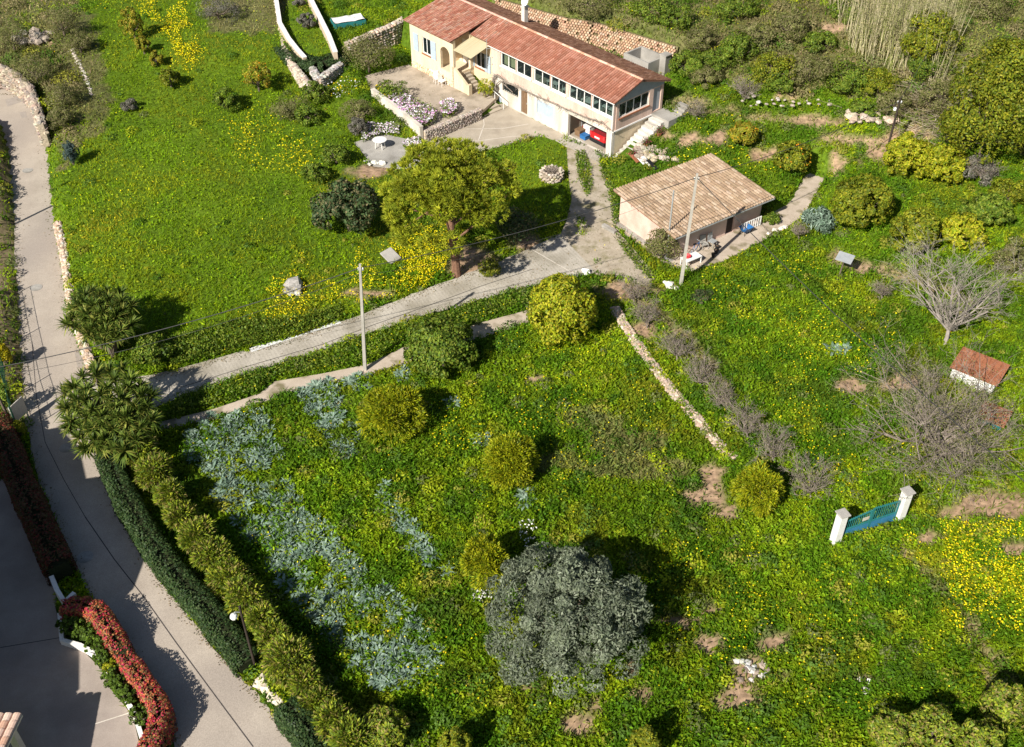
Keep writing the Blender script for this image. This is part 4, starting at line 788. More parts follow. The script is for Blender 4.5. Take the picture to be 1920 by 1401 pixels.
# gate
g1, g2 = at(1565, 1016), at(1684, 974); gd = Vector((g2.x-g1.x, g2.y-g1.y, 0)); gl_ = gd.length; ga_ = math.atan2(gd.y, gd.x)
for lb, gp in (('white gate pillar with flat cap, left one', g1), ('white gate pillar with flat cap, right one by the bare tree', g2)):
    t = thing('gate_pillar', lb, 'pillar', tuple(gp), ga_, 'gate pillars'); m = MB(); m.box(-.21,.21,-.21,.21,-.3,2.1); m.build('shaft', M_WHITE, t, bev=.015); m = MB(); m.box(-.29,.29,-.29,.29,2.103,2.19); m.build('cap', M_GREYC, t, bev=.02)
t = thing('metal_gate', 'blue green double metal gate with solid lower panels between white pillars', 'gate', tuple(g1), ga_)
L0, L1 = .27, gl_-.27; mid = (L0+L1)/2
for i, (a, b) in enumerate(((L0+.02, mid-.02), (mid+.02, L1-.02))):
    hi = (lambda x: 1.35+.35*math.sin(math.pi*(x-L0)/(L1-L0)*.5+ (0))) if i == 0 else (lambda x: 1.70-.1*(x-mid)/(L1-mid))
    m = MB(); m.box(a+.04, b-.04, -.015, .015, .12, .72); lf = m.build('lower_panel', M_BLUEGATE, t)
    m = MB(); m.box(a, a+.05, -.03, .03, .1, hi(a)); m.box(b-.05, b, -.03, .03, .1, hi(b)); m.box(a+.05, b-.05, -.03, .03, .72, .78)
    n = 12; [m.obox(((a+(b-a)*(k+.5)/n), 0, hi(a+(b-a)*(k+.5)/n)-.02), ((b-a)/n/2,0,(hi(a+(b-a)*(k+1)/n)-hi(a+(b-a)*k/n))/2), (0,.028,0), (0,0,.025)) for k in range(n)]; m.build('leaf_frame', M_GREENGATE, t)
    for k in range(1, 13):
        x = a+(b-a)*k/13; m = MB(); m.box(x-.012, x+.012, -.012, .012, .78, hi(x)+.10); m.build('bar', M_GREENGATE, t)
m = MB(); m.box(mid-.55, mid-.15, -.05, -.035, 1.02, 1.25); m.build('notice_plate', M_WALLW, t)
# small red roofed huts under the bare trees
def hut(label, px, py, L, W, h, wm, ang, two=True):
    c = at(px, py); t = thing('garden_hut', label, 'hut', tuple(c), ang); m = MB(); wall(m, -L/2, L/2, -.1, h, -W/2, -W/2+.12); wall(m, -L/2, L/2, -.1, h, W/2-.12, W/2); m.build('long_wall', wm, t); m = MB(); wall(m, -W/2+.122, W/2-.122, -.1, h, -L/2, -L/2+.12, (), 'y'); wall(m, -W/2+.122, W/2-.122, -.1, h, L/2-.12, L/2, (), 'y'); m.build('end_wall', wm, t)
    m = MB(); roof_slab(m, -L/2-.15, L/2+.15, W/2+.12, h+.32, -W/2-.15, h+.05, .07); r = m.build('roof', M_RUST, t)
    n = int(L/.3)
    for k in range(n): m = MB(); x = -L/2-.1+k*(L+.2)/n; m.tube([(x, W/2+.12, h+.33), (x, -W/2-.15, h+.06)], .03, 5); m.build('roof_rib', M_RUST, r)
hut('small whitewashed hut with a rusty red roof under the bare tree', 1828, 712, 2.5, 1.7, .9, M_WHITE, math.radians(-38))
hut('small rusty roofed hut with teal sides half hidden by bare branches', 1858, 792, 1.3, 1.0, .5, M_GREENGATE, math.radians(-38))
# tilted sheet on a post
c = at(1572, 520); t = thing('sheet_on_post', 'pale metal sheet propped on a leaning post in the right meadow', 'sign', tuple(c)); m = MB(); m.tube([(0,0,-.2),(.12,0,1.5)], .05, 6); m.build('post', M_BARK, t); m = MB(); m.obox((.15,.05,1.55), (.45,-.30,.0), (.22,.35,.1), (0,-.0,.012)); m.build('sheet', M_METAL, t)
for px_, py_, lb, mt, s in ((733,487,'flat grey cement slab lying among the yellow flowers',M_GREYC,.62),):
    c = at(px_, py_); t = thing('cement_slab', lb, 'slab', tuple(c), .7); m = MB(); m.obox((0,0,.33), (s*.75,0,.05), (0,s,.12), (0,0,.045)); m.build('slab', mt, t, bev=.02)
def rocks(label, px, py, lst, pal, name='rock_pile'):
    c = at(px, py); t = thing(name, label, 'rocks', tuple(c)); R = random.Random(px)
    for dx, dy, r in lst: m = MB(); m.rock((dx, dy, r*.35), r, R.random(), jit(R.choice(pal), .12, R), .6); m.build('stone', M_STONE, t)
GR = [(.36,.35,.33),(.44,.43,.40),(.26,.25,.23)]
rocks('pale grey boulder with rubble in the flowery field left of the driveway', 552, 540, [(0,.1,.75),(.3,-.35,.5),(-.4,-.5,.42),(-.1,-.75,.35),(.35,-.7,.3)], GR)
for i, (x, y, r, lb) in enumerate(((490,1283,.42,'pale roadside boulder at the hedge gap, uppermost of four'),(500,1297,.36,'pale roadside boulder second from the top at the hedge gap'),(511,1310,.3,'pale roadside boulder third from the top at the hedge gap'),(522,1322,.4,'pale roadside boulder lowest of four at the hedge gap'))):
    c = at(x, y); m = MB(); m.rock((0,0,.12), r, i+3, (.72,.62,.50), .75); o = m.build('boulder', M_STONE); o.location = c; tag(o, lb, 'boulder', 'boulders at the hedge gap')
rocks('white stones strewn along the hillside path, upper right', 1500, 185, [(R.uniform(-5,9), R.uniform(-1.2,1.2), R.uniform(.1,.26)) for R in [random.Random(8)] for _ in range(60)], [(.38,.33,.28),(.31,.26,.22),(.45,.40,.36)])
rocks('exposed pale rock bank left of the dark hillside pole', 1635, 222, [(R.uniform(-1.8,1.8), R.uniform(-.8,.8), R.uniform(.2,.55)) for R in [random.Random(5)] for _ in range(34)], [(.45,.36,.27),(.52,.43,.34),(.38,.31,.25)])
rocks('pale rock outcrop among dry scrub, top left', 68, 72, [(R.uniform(-1.6,1.6), R.uniform(-1.2,1.2), R.uniform(.25,.6)) for R in [random.Random(6)] for _ in range(22)], [(.46,.40,.32),(.38,.32,.26)])
rocks('rubble heap of pale stones between the outside stairs and the shed', 1230, 290, [(R.uniform(-1.5,1.7), R.uniform(-1.1,1.3), R.uniform(.18,.4)) for R in [random.Random(12)] for _ in range(70)], [(.38,.32,.25),(.45,.39,.32),(.30,.25,.2),(.40,.33,.23)])
rocks('white stones in the lower right grass', 1600, 1290, [(-1.1,.9,.2),(-1.0,1.3,.13),(.5,-.2,.25),(.4,.35,.2),(.8,.3,.16)], [(.74,.70,.64)])
rocks('charred rubble heap on the bare earth of the lower garden', 1410, 1258, [(R.uniform(-.7,.7), R.uniform(-.6,.6), R.uniform(.1,.22)) for R in [random.Random(15)] for _ in range(30)], [(.22,.17,.14),(.34,.27,.22),(.5,.48,.46)])
rocks('white stones at the right end of the shed terrace', 1462, 432, [(-.4,-.2,.28),(.1,.1,.25),(.4,.3,.22),(-.9,-.5,.2)], [(.72,.66,.58)])
rocks('stones at the foot of the tall shed pole', 1262, 538, [(-.2,0,.4),(.1,-.25,.3),(-.5,.4,.2)], [(.66,.60,.54)])
rocks('white stone lumps at the small patio edge', 705, 308, [(R.uniform(-1.2,1.0), R.uniform(-.3,.3), R.uniform(.15,.3)) for R in [random.Random(3)] for _ in range(12)], [(.72,.68,.62)])
rocks('white bucket sized stone under the bushes beside the driveway end', 1098, 512, [(0,0,.38)], [(.80,.79,.77)])
# crates and boards by the stairs
for i, (x, y, mt, lb) in enumerate(((1188,302,M_RUST,'rust red board lying by the outside stairs'),(1200,305,M_WHITE,'white board lying beside the rust red board'),(1212,309,M_WHITE,'white board lying nearest the dark barrel sheet'),(1222,315,M_BLACK,'dark board at the foot of the rubble heap'))):
    c = at(x, y); t = thing('loose_board', lb, 'board', tuple(c), .6, 'boards by the stairs'); m = MB(); m.obox((0,0,.3), (.16,0,0), (0,.55,.16), (0,0,.03)); m.build('plank', mt, t, bev=.01)
for i, (s, tt, lb) in enumerate(((-1.75,.5,'flowering pot beside the lowest white outside step'),(-1.8,2.0,'flowering pot beside the middle white outside steps'),(-1.85,3.4,'flowering pot beside the uppermost white outside steps'))):
    z = float(Hs(*hw(s, tt))); t = thing('flowerpot', lb, 'pot', (*hw(s, tt), z), 0, 'pots by the outside stairs'); m = MB(); m.lathe([(.15,0),(.22,.3),(.2,.3),(.14,.05)], 12); m.build('pot', M_RUST, t)
    P = RS.normal(size=(260,3))*[.17,.17,.13]+[0,0,.48]; link('plant', npmesh('plant', leafq(P, rdir(260), .11, .06), 4, pick([(.06,.10,.02),(.35,.05,.10),(.10,.14,.03)], 260)), M_LEAF, t)

# ------------------------------------------------------------------ left verge fence, neighbour
fp = [at(x, y) for x, y in ((-14,560),(-2,640),(8,690),(18,740),(30,780),(38,815))]
t = thing('mesh_fence', 'dark green mesh fence along the left road verge', 'fence', tuple(fp[0]))
for p in fp: m = MB(); q = p-fp[0]; m.tube([(q.x,q.y,-.2),(q.x,q.y,1.6)], .035, 6); m.build('post', M_FENCE, t)
for i in range(5):
    a, b = fp[i]-fp[0], fp[i+1]-fp[0]; m = MB()
    for z in (.1,.55,1.0,1.5): m.tube([(a.x,a.y,z),(b.x,b.y,z)], .014, 4)
    for k in range(int((b-a).length/.18)): u = k*.18/(b-a).length; p = a.lerp(b,u); m.tube([(p.x,p.y,.1),(p.x,p.y,1.5)], .009, 3)
    m.build('mesh_panel', M_FENCE, t)
c = at(44, 793); t = thing('notice_board', 'blank roadside board on two posts beside the left fence', 'sign', tuple(c), math.radians(70)); m = MB(); m.box(-.55,.55,-.02,.02,.45,1.6); m.build('board', M_WALLW, t)
for sx in (-1,1): m = MB(); m.box(sx*.5-.03,sx*.5+.03,.022,.08,-.2,1.6); m.build('post', M_METAL, t)
# neighbour's low tiled porch at the lower left corner: each tile a part
nh = 2.5; cc = G(41, 1339, nh); nb = thing('tiled_porch', 'terracotta tiled porch roof corner in the lower left yard', 'porch', (cc[0], cc[1], 0), 0)
m = MB(); roof_slab(m, -5.0, 0, 0, nh-.05, -5.5, nh+.75, .12); pr = m.build('roof_deck', M_WALLW, nb)
R_ = random.Random(21); tm = []
for v in range(4):
    m = MB(); vs = []
    for u, lift in ((0,.03),(-.42,.0)):
        for k in range(6): an = math.pi*k/5; vs.append((.17*math.cos(an), u, lift+.09*math.sin(an)))
    m.add(vs, [(k, k+1, k+7, k+6) for k in range(5)] + [(5,4,3,2,1,0)], jit(R_.choice([(.58,.36,.26),(.64,.45,.35),(.52,.30,.21),(.68,.52,.43)]), .05, R_)); tm.append(m.mesh('roof_tile'))
    tm[-1].materials.append(M_TILE)
for i in range(9):
    for r in range(13):
        o = bpy.data.objects.new('roof_tile', R_.choice(tm)); col.objects.link(o); o.parent = pr; o.location = (-.18-i*.36, -.0-r*.40, nh-.03+r*.40*.145+.01); o.rotation_euler = (-math.atan(.145)-.03, 0, 0)
m = MB()
for x in (-4.8,-.35): m.box(x-.15, x+.15, -.75, -.45, 0, nh-.02); m.box(x-.15, x+.15, -5.3, -5.0, 0, nh+.6)
m.build('porch_pier', M_WALLW, nb)
# neighbour house, outside the frame on the left, throws the shade over road and yard
k_ = 1/math.tan(SUN_EL)
def shade_pt(px_, py_, h): p = G(px_, py_, 0); return (p[0]-math.sin(SUN_AZ)*h*k_, p[1]-math.cos(SUN_AZ)*h*k_)
h_ = 7.0; ol = [shade_pt(*q, h_) for q in ((20,818),(112,801),(150,840),(163,897),(198,892),(278,1035),(252,1103),(150,1204),(150,1292))]
ol = ol + [(ol[-1][0]-6, ol[-1][1]-4), (ol[0][0]-10, ol[0][1]-12), (ol[0][0]-9, ol[0][1])]
nbh = thing('neighbour_house', 'white neighbouring house beyond the lower left edge', 'house', (ol[0][0], ol[0][1], 0)); m = MB(); m.prism(ol, -.3, h_-.25); m.build('wall', M_WALLW, nbh, nbh.location); m = MB(); m.prism(ol, h_-.247, h_); m.build('roof', M_RUST, nbh, nbh.location)

# ------------------------------------------------------------------ vegetation builders
def frame(box, hc=None, k=.85):
    x0, y0, x1, y1 = box; cx, cy = (x0+x1)/2, (y0+y1)/2; zc = 1.0
    for _ in range(12):
        p = G(cx, cy, zc); Z = p[1]*CT-(p[2]-CAMH)*ST; rx = (x1-x0)/2*Z/FPX; hh = (y1-y0)/2*Z/FPX
        d = np.array([p[0], p[1], p[2]-CAMH]); sp = -d[2]/np.linalg.norm(d); cp = math.sqrt(1-sp*sp)
        rz = math.sqrt(max(hh*hh-(rx*sp)**2, (.4*rx*cp)**2))/cp; rz = min(rz, rx*1.7); g = float(Hs(p[0], p[1]))
        zc = .5*zc + .5*(g + (hc if hc is not None else k*rz))
    return p, rx, rz, g
PAL = dict(pine=[(.31,.34,.022),(.40,.41,.03),(.20,.25,.018),(.26,.30,.02)], lime=[(.28,.32,.012),(.38,.38,.015),(.18,.25,.012),(.42,.38,.03)], green=[(.10,.17,.015),(.16,.23,.02),(.065,.12,.012),(.20,.24,.03)],
 dark=[(.045,.08,.028),(.08,.125,.045),(.06,.10,.035),(.17,.15,.07)], olive=[(.17,.20,.135),(.225,.255,.18),(.125,.155,.10),(.16,.19,.115)], thuja=[(.23,.275,.008),(.31,.33,.008),(.15,.21,.008),(.35,.34,.012)],
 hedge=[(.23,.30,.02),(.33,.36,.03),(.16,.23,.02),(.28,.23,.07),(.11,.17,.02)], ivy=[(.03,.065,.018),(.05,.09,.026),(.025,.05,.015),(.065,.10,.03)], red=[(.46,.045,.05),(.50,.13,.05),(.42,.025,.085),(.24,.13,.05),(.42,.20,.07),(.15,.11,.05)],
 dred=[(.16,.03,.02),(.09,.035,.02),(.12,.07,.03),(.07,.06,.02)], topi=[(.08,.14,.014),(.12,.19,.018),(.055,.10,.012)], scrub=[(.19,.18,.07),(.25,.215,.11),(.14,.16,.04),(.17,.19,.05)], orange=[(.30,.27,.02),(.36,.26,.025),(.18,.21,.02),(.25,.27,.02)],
 citrus=[(.155,.20,.012),(.22,.245,.015),(.10,.145,.012),(.28,.27,.02)], yellow=[(.60,.50,.01),(.50,.42,.01),(.25,.25,.01)], blueg=[(.165,.245,.18),(.225,.315,.24),(.115,.18,.12),(.29,.38,.30)], grey=[(.17,.16,.13),(.22,.20,.17),(.12,.125,.09)], agave=[(.05,.085,.08),(.08,.12,.11)])
def crown_pts(n, rx, ry, rz, nc, cr, R, hollow=.72, low=-.55):
    c = rdir(nc*3, R); c = c[c[:,2] > low][:nc]; rad = np.where(R.rand(len(c),1) < .7, R.uniform(hollow, 1, (len(c),1))**.6, R.uniform(.3, hollow, (len(c),1))); c = c*rad
    sc = R.uniform(.6, 1.35, len(c)); k = R.randint(len(c), size=n); u = rdir(n, R); u = unit(u+unit(c[k])*.55+[0,0,.15])
    lob = np.ones((len(c),1))
    for _ in range(5): ld_ = rdir(1, R)[0]; lob[:,0] += R.uniform(-.34,.24)*np.clip(c@ld_, 0, 1)**2
    c = c*lob
    off = u*(R.uniform(.45, 1, (n,1))**.4)*cr*sc[k][:,None]; P = (c[k]*(1-cr*.75)+off)*[rx, ry, rz]
    return P, unit(unit(off)*.9+unit(P/[rx,ry,rz])*.5), k, len(c)
def bush(name, label, cat, box, pal, leaf=(.13,.07), n=None, hc=None, group=None, nc=None, cr=.34, seed=None, trunk=(.10,.05), low=-.55, twigs=0, fruit=None, k=.85, part='crown', mat=None, flop=.75, spiky=False, squash=None):
    seed = seed if seed is not None else int(box[0]*3+box[1]*7) % 99991; R = np.random.RandomState(seed); c, rx, rz, g = frame(box, hc, k); area = math.pi/4*(box[2]-box[0])*(box[3]-box[1])
    n = n or int(min(30000, area*.75+400)); nc = nc or int(min(170, 22+area/150)); bx, by = c[0], c[1]; t = thing(name, label, cat, (bx, by, g), 0, group)
    P, D, kk, m_ = crown_pts(n, rx, rx, rz, nc, cr, R, low=low); P *= 1+(squash if squash is not None else np.zeros(3)); D = unit(D + rdir(n, R)*flop); P += [0, 0, c[2]-g]; P[:,2] = np.maximum(P[:,2], .03)
    C = pick(PAL[pal], n, R)*R.uniform(.72, 1.22, (m_,1))[kk]; V = (leafq if spiky else leafn)(P, D, leaf[0]*R.uniform(.7,1.3,n), leaf[1]*R.uniform(.7,1.3,n), R)
    link(part, npmesh(part, V, 4, C), mat or M_LEAF, t)
    mb = MB(); hh = c[2]-g; mb.tube([(0,0,-.2),(R.uniform(-.05,.05),0,hh*.5),(0,0,hh)], [trunk[0], trunk[0]*.8, trunk[1]], 7)
    for i in range(9): d = R.normal(size=3); d[2] = abs(d[2])*.7+.2; d = d/np.linalg.norm(d)*[rx*.75, rx*.75, rz*.75]; mb.tube([(0,0,hh*.45), (d[0]*.5, d[1]*.5, hh*.55+d[2]*.3), (d[0], d[1], hh+d[2]*.55)], [trunk[1], trunk[1]*.6, .012], 5)
    mb.build('trunk', M_BARK, t)
    if fruit:
        nf = fruit[1]; f = MB(); q = P[R.randint(n, size=nf)]*1.02
        for p in q: f.rock(tuple(p), .07, R.random_sample(), fruit[0], 1)
        f.build('fruit', M_FLOWER, t)['kind'] = 'stuff'
    return t, c, rx, rz, g
def hedge(name, label, cat, pts, width, height, pal, n, leaf=(.12,.06), zb=None, mound=.18, group=None, core=True, taper=.85):
    """pts: world xy polyline; a solid dark core with a leafy uneven skin"""
    p = resample(pts, max(6, int(len(pts)*4))); R = np.random.RandomState(len(label)*13); g0 = float(Hs(*p[0])) if zb is None else zb; t = thing(name, label, cat, (p[0][0], p[0][1], g0), 0, group)
    u = R.uniform(0, len(p)-1.001, n); i = u.astype(int); f = (u-i)[:,None]; q = p[i]*(1-f)+p[i+1]*f; d = unit(p[i+1]-p[i]); nr = np.stack([d[:,1], -d[:,0]], 1)
    hh = (height if np.isscalar(height) else np.interp(u, np.linspace(0, len(p)-1, len(height)), height))*(1+(fnoise(q[:,0], q[:,1], 1.1, 4)-.5)*2*mound); ww = width*(1+(fnoise(q[:,0], q[:,1], .9, 14)-.5)*1.6*mound)
    a = R.uniform(-math.pi*.52, math.pi*.52, n); ex = np.sign(np.sin(a))*np.abs(np.sin(a))**.55*ww/2; ez = np.abs(np.cos(a))**.45*hh*np.where(R.rand(n) < .35, R.uniform(.15, 1, n), 1); rr = R.uniform(.88, 1.06, n); gz = Hs(q[:,0], q[:,1]) if zb is None else zb
    P = np.stack([q[:,0]+nr[:,0]*ex*rr, q[:,1]+nr[:,1]*ex*rr, gz+ez*rr], 1); D = unit(np.stack([nr[:,0]*np.sin(a), nr[:,1]*np.sin(a), np.cos(a)], 1)*1.0+rdir(n, R)*.6); P = P-np.array(t.location)
    C = pick(PAL[pal], n, R)*(.75+.5*fnoise(q[:,0], q[:,1], .6, 24))[:,None]
    link('foliage', npmesh('foliage', leafn(P, D, leaf[0]*R.uniform(.7,1.3,n), leaf[1]*R.uniform(.7,1.3,n), R), 4, C), M_LEAF, t)
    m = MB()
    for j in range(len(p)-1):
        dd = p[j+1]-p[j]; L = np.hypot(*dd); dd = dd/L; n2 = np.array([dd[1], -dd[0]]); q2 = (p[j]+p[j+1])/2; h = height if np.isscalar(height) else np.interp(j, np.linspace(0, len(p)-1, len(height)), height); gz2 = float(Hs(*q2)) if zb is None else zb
        m.obox((q2[0], q2[1], gz2+h*.38), (*(dd*L*.52), 0), (*(n2*width*.34), 0), (0, 0, h*.38), (.02,.025,.01))  # near-black solid boxes filling the hedge behind its leaves
    m.build('dark_core', M_STONE, t, t.location); return t
def twig_tree(name, label, base, box, mat, levels=4, seed=1, trunk_h=.25, r0=.14, nb=7, cat='bare tree', spread=.9, group=None, buds=0, budpal='citrus', zc=None, kids=(2,3,3,4)):
    R = random.Random(seed); b = at(*base); c, rx, rz, g = frame(box, hc=zc, k=1.0); t = thing(name, label, cat, tuple(b), 0, group); o = np.array(b); ctr = np.array([c[0]-o[0], c[1]-o[1], c[2]-o[2]]); tr = MB(); m = MB(); tips = []
    fork = np.array([ctr[0]*.25, ctr[1]*.25, max(.3, ctr[2]*trunk_h*2)]); tr.tube([(0,0,-.2), tuple(fork*.5+np.array([.05,0,0])), tuple(fork)], [r0*1.25, r0*1.05, r0*.9], 8); tr.build('trunk', mat, t)
    def grow(p, d, L, r, lv):
        d = d/np.linalg.norm(d); pts = [p]; q = p
        for s in range(3): d2 = d+np.array([R.gauss(0,.13), R.gauss(0,.13), R.gauss(.03,.1)]); q = q+d2/np.linalg.norm(d2)*L/3; pts.append(q)
        m.tube(pts, [r, r*.82, r*.65, r*.45], 5 if r > .03 else 3, cap=False)
        if lv <= 0: tips.append(q); return
        for k in range(R.choice(kids) if lv > 1 else R.choice((3,4,5))):
            s = R.choice(pts[1:]); nd = d*.75+np.array([R.gauss(0,.55), R.gauss(0,.55), R.gauss(.1,.35)]); grow(s, nd, L*R.uniform(.5,.75), max(.0075, r*.46), lv-1)
    for i in range(nb):
        an = 2*math.pi*(i+R.uniform(-.3,.3))/nb; e = R.uniform(.15,1.0); tgt = ctr+np.array([rx*math.cos(an)*spread*math.cos(e*1.2), rx*math.sin(an)*spread*math.cos(e*1.2), rz*math.sin(e*1.3)*.9]); d = tgt-fork; grow(fork, d, np.linalg.norm(d)*.62, r0*R.uniform(.45,.7), levels-1)
    m.build('branches', mat, t)
    if buds:
        RR = np.random.RandomState(seed); T = np.array(tips); q = T[RR.randint(len(T), size=buds)]+RR.normal(size=(buds,3))*.18; link('young_leaves', npmesh('young_leaves', leafq(q, rdir(buds, RR), .09, .05, RR), 4, pick(PAL[budpal], buds, RR)), M_LEAF, t)
    return t
# ------------------------------------------------------------------ trees and shrubs
# umbrella pine
def pine():
    R = np.random.RandomState(77); b = at(856, 516); c, rx, rz, g = frame((722,240,972,478), hc=None, k=1.0)
    yb = b.y; zc = 5.3; p = G(846, 362, b.z+zc); s_ = yb/p[1]
    zc_ = CAMH+(p[2]-CAMH)*s_; ctr = np.array([p[0]*s_-b.x, 0, zc_-b.z]); Z = yb*CT-(zc_-CAMH)*ST; rx = 125*Z/FPX; rz = 3.1
    t = thing('pine_tree', 'broad yellow green pine with a bare reddish trunk beside the driveway', 'tree', tuple(b))
    nt_ = 3800; P, D, kk, m_ = crown_pts(nt_, rx*1.06, rx, rz, 110, .17, R, hollow=.6, low=-.45); P += ctr
    k = 13; base = np.repeat(P, k, 0); ax = unit(np.repeat(D, k, 0)*.9+np.array([0,0,.55])); dr = unit(ax+rdir(nt_*k, R)*.85); L = np.repeat(R.uniform(.24,.40,nt_), k)*R.uniform(.8,1.15,nt_*k)
    C = np.repeat(pick(PAL['pine'], nt_, R)*R.uniform(.75,1.2,(m_,1))[kk], k, 0)*R.uniform(.85,1.15,(nt_*k,1))
    link('crown', npmesh('crown', blade3(base, dr, L, .085, R), 3, C), M_LEAF, t)
    m = MB(); top = ctr+np.array([0,0,-.8]); m.tube([(0,0,-.3),(-.02,0,1.0),(-.12,.05,2.2),(-.25,0,3.4),tuple(top*[.6,1,1]),tuple(ctr+[0,0,.8])], [.33,.29,.26,.22,.16,.06], 9); m.build('trunk', M_PINEBARK, t); m = MB()
    for i in range(26):
        q = P[R.randint(nt_)]; s = np.array([-.2*R.rand(), 0, R.uniform(2.6, ctr[2]+.4)]); m.tube([s, s*.5+q*.5+[0,0,-.15], q], [.09,.06,.02], 5)
    m.build('limbs', M_PINEBARK, t)
pine()
bush('evergreen_tree', 'dark green rounded evergreen tree left of the pine', 'tree', (583,326,716,452), 'dark', (.26,.14), 8000, cr=.2, nc=120)
bush('citrus_tree', 'bright yellow green citrus tree beside the driveway', 'tree', (986,503,1137,657), 'lime', (.2,.12), 11000, cr=.2, nc=130)
bush('citrus_tree', 'mid green citrus tree overhanging the garden path', 'tree', (757,588,902,716), 'green', (.2,.12), 11000, cr=.2, nc=130)
for bx, lb in (((684,722,790,826),'round golden green conifer bush nearest the driveway pole'),((906,812,1011,918),'round golden green conifer bush in the middle of the lower garden'),((861,1002,962,1112),'round golden green conifer bush beside the grey olive'),((1384,878,1472,962),'round golden green conifer bush left of the gate')):
    bush('conifer_bush', lb, 'bush', bx, 'thuja', (.22,.06), 9000, cr=.30, nc=60, spiky=True, flop=.6, squash=np.array(((bx[0] % 7-3)*.045, (bx[1] % 5-2)*.05, (bx[0] % 5-2)*.06)), group='golden conifer bushes', k=.9)
bush('olive_tree', 'large grey green olive tree in the lower garden', 'tree', (890,1000,1234,1308), 'olive', (.20,.075), 30000, cr=.15, nc=150, flop=.9, trunk=(.3,.14), hc=2.9, low=-.35)
# lower fringe
for bx, pal, lb in (((670,1320,770,1420),'hedge','loose yellow green shrub at the bottom edge right of the hedge'),((815,1360,885,1440),'citrus','low leafy shrub at the bottom edge below the olive'),((1170,1362,1240,1450),'citrus','pale yellow green shrub at the bottom edge right of the olive'),((1620,1330,1720,1430),'hedge','feathery yellow green shrub at the lower right, left one'),((1700,1320,1800,1425),'hedge','feathery yellow green shrub at the lower right, middle one'),((1790,1345,1880,1450),'hedge','feathery yellow green shrub at the bottom right, low one'),((1840,1275,1930,1380),'hedge','tall feathery yellow green shrub in the lower right corner')):
    bush('garden_shrub', lb, 'shrub', bx, pal, (.18,.08), 5000, cr=.24, group='shrubs along the lower edge')
# the shrubs of the roadside hedge
hp = resample([(262,858),(300,915),(335,975),(385,1040),(432,1105),(475,1165),(520,1230),(565,1290),(610,1350),(655,1405)], 15)
ords = ('first','second','third','fourth','fifth','sixth','seventh','eighth','ninth','tenth','eleventh','twelfth','thirteenth','fourteenth','fifteenth')
for i, (x, y) in enumerate(hp):
    w_ = 29+RS.uniform(-8,8)+i*.5
    bush('hedge_shrub', f'yellow green roadside hedge shrub, {ords[i]} counted down from the spiky trees', 'shrub', (x-w_+RS.uniform(-8,8)+4, y-w_*1.05-12, x+w_+4, y+w_*.9-12), 'hedge', (.26,.07), 2900, cr=.38, flop=.6, spiky=True, group='yellow green hedge shrubs along the road', hc=1.0+RS.uniform(-.25,.3), low=-.7)
def gpts(pts, z=0): return [tuple(G(x, y, z)[:2]) for x, y in pts]
hedge('ivy_hedge', 'dark green clipped ivy hedge along the road, long upper run', 'hedge', gpts([(204,868),(240,950),(290,1035),(335,1095),(385,1150),(430,1205),(470,1258)]), 1.35, [1.0,1.0,1.0,1.1,1.1,.9], 'ivy', 17000, (.13,.08))
hedge('ivy_hedge', 'dark green clipped ivy hedge along the road, lower run at the bottom edge', 'hedge', gpts([(540,1338),(580,1385),(625,1440)]), 1.4, 1.0, 'ivy', 5500, (.13,.08))
# red creeper hedge and the dark one in the shade
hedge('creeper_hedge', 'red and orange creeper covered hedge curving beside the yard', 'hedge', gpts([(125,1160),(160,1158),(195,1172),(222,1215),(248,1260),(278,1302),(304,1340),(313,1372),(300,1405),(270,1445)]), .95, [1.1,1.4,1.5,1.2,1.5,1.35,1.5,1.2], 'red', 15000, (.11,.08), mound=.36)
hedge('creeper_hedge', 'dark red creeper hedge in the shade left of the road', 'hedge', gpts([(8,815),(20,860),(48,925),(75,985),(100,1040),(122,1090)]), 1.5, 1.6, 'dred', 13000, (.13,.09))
plain_wall('planter_wall', 'white curved planter wall under the red creeper hedge', gpts([(112,1150),(116,1200),(150,1210),(185,1228),(214,1275),(252,1338),(268,1390),(262,1460)], .3), .35, .35, .2, M_WHITE, base=0.0)
plain_wall('yard_wall', 'short white yard entrance wall beside the shaded hedge', gpts([(97,1082),(106,1105),(120,1125),(138,1108)], .8), .9, .7, .22, M_WHITE, base=0.)
for i, (x, y, r, pal, lb) in enumerate(((131,1172,15,'topi','clipped round shrub in the shade at the upper planter end'),(150,1180,16,'topi','clipped round shrub in the planter, second from the top'),(172,1188,17,'topi','clipped round shrub in the planter above the white wall bend'),(188,1218,18,'topi','clipped round shrub in the planter just below the wall bend'),(200,1238,15,'topi','small clipped shrub in the planter above the yellow one'),(210,1254,14,'lime','small yellow shrub among the clipped shrubs of the planter'),(217,1272,17,'topi','clipped round shrub in the planter just below the yellow one'),(231,1288,17,'topi','clipped round shrub in the planter, two below the yellow one'),(246,1306,16,'topi','clipped round shrub in the planter above the bare white gap'),(267,1342,18,'topi','clipped round shrub alone below the bare white gap'))):
    bush('clipped_shrub', lb, 'shrub', (x-r*1.3-4, y-r*1.3-3, x+r*1.3-4, y+r*1.3-3), pal, (.10,.07), 2200, group='clipped shrubs in the yard planter', cr=.16, nc=60, hc=.62, low=-.9)
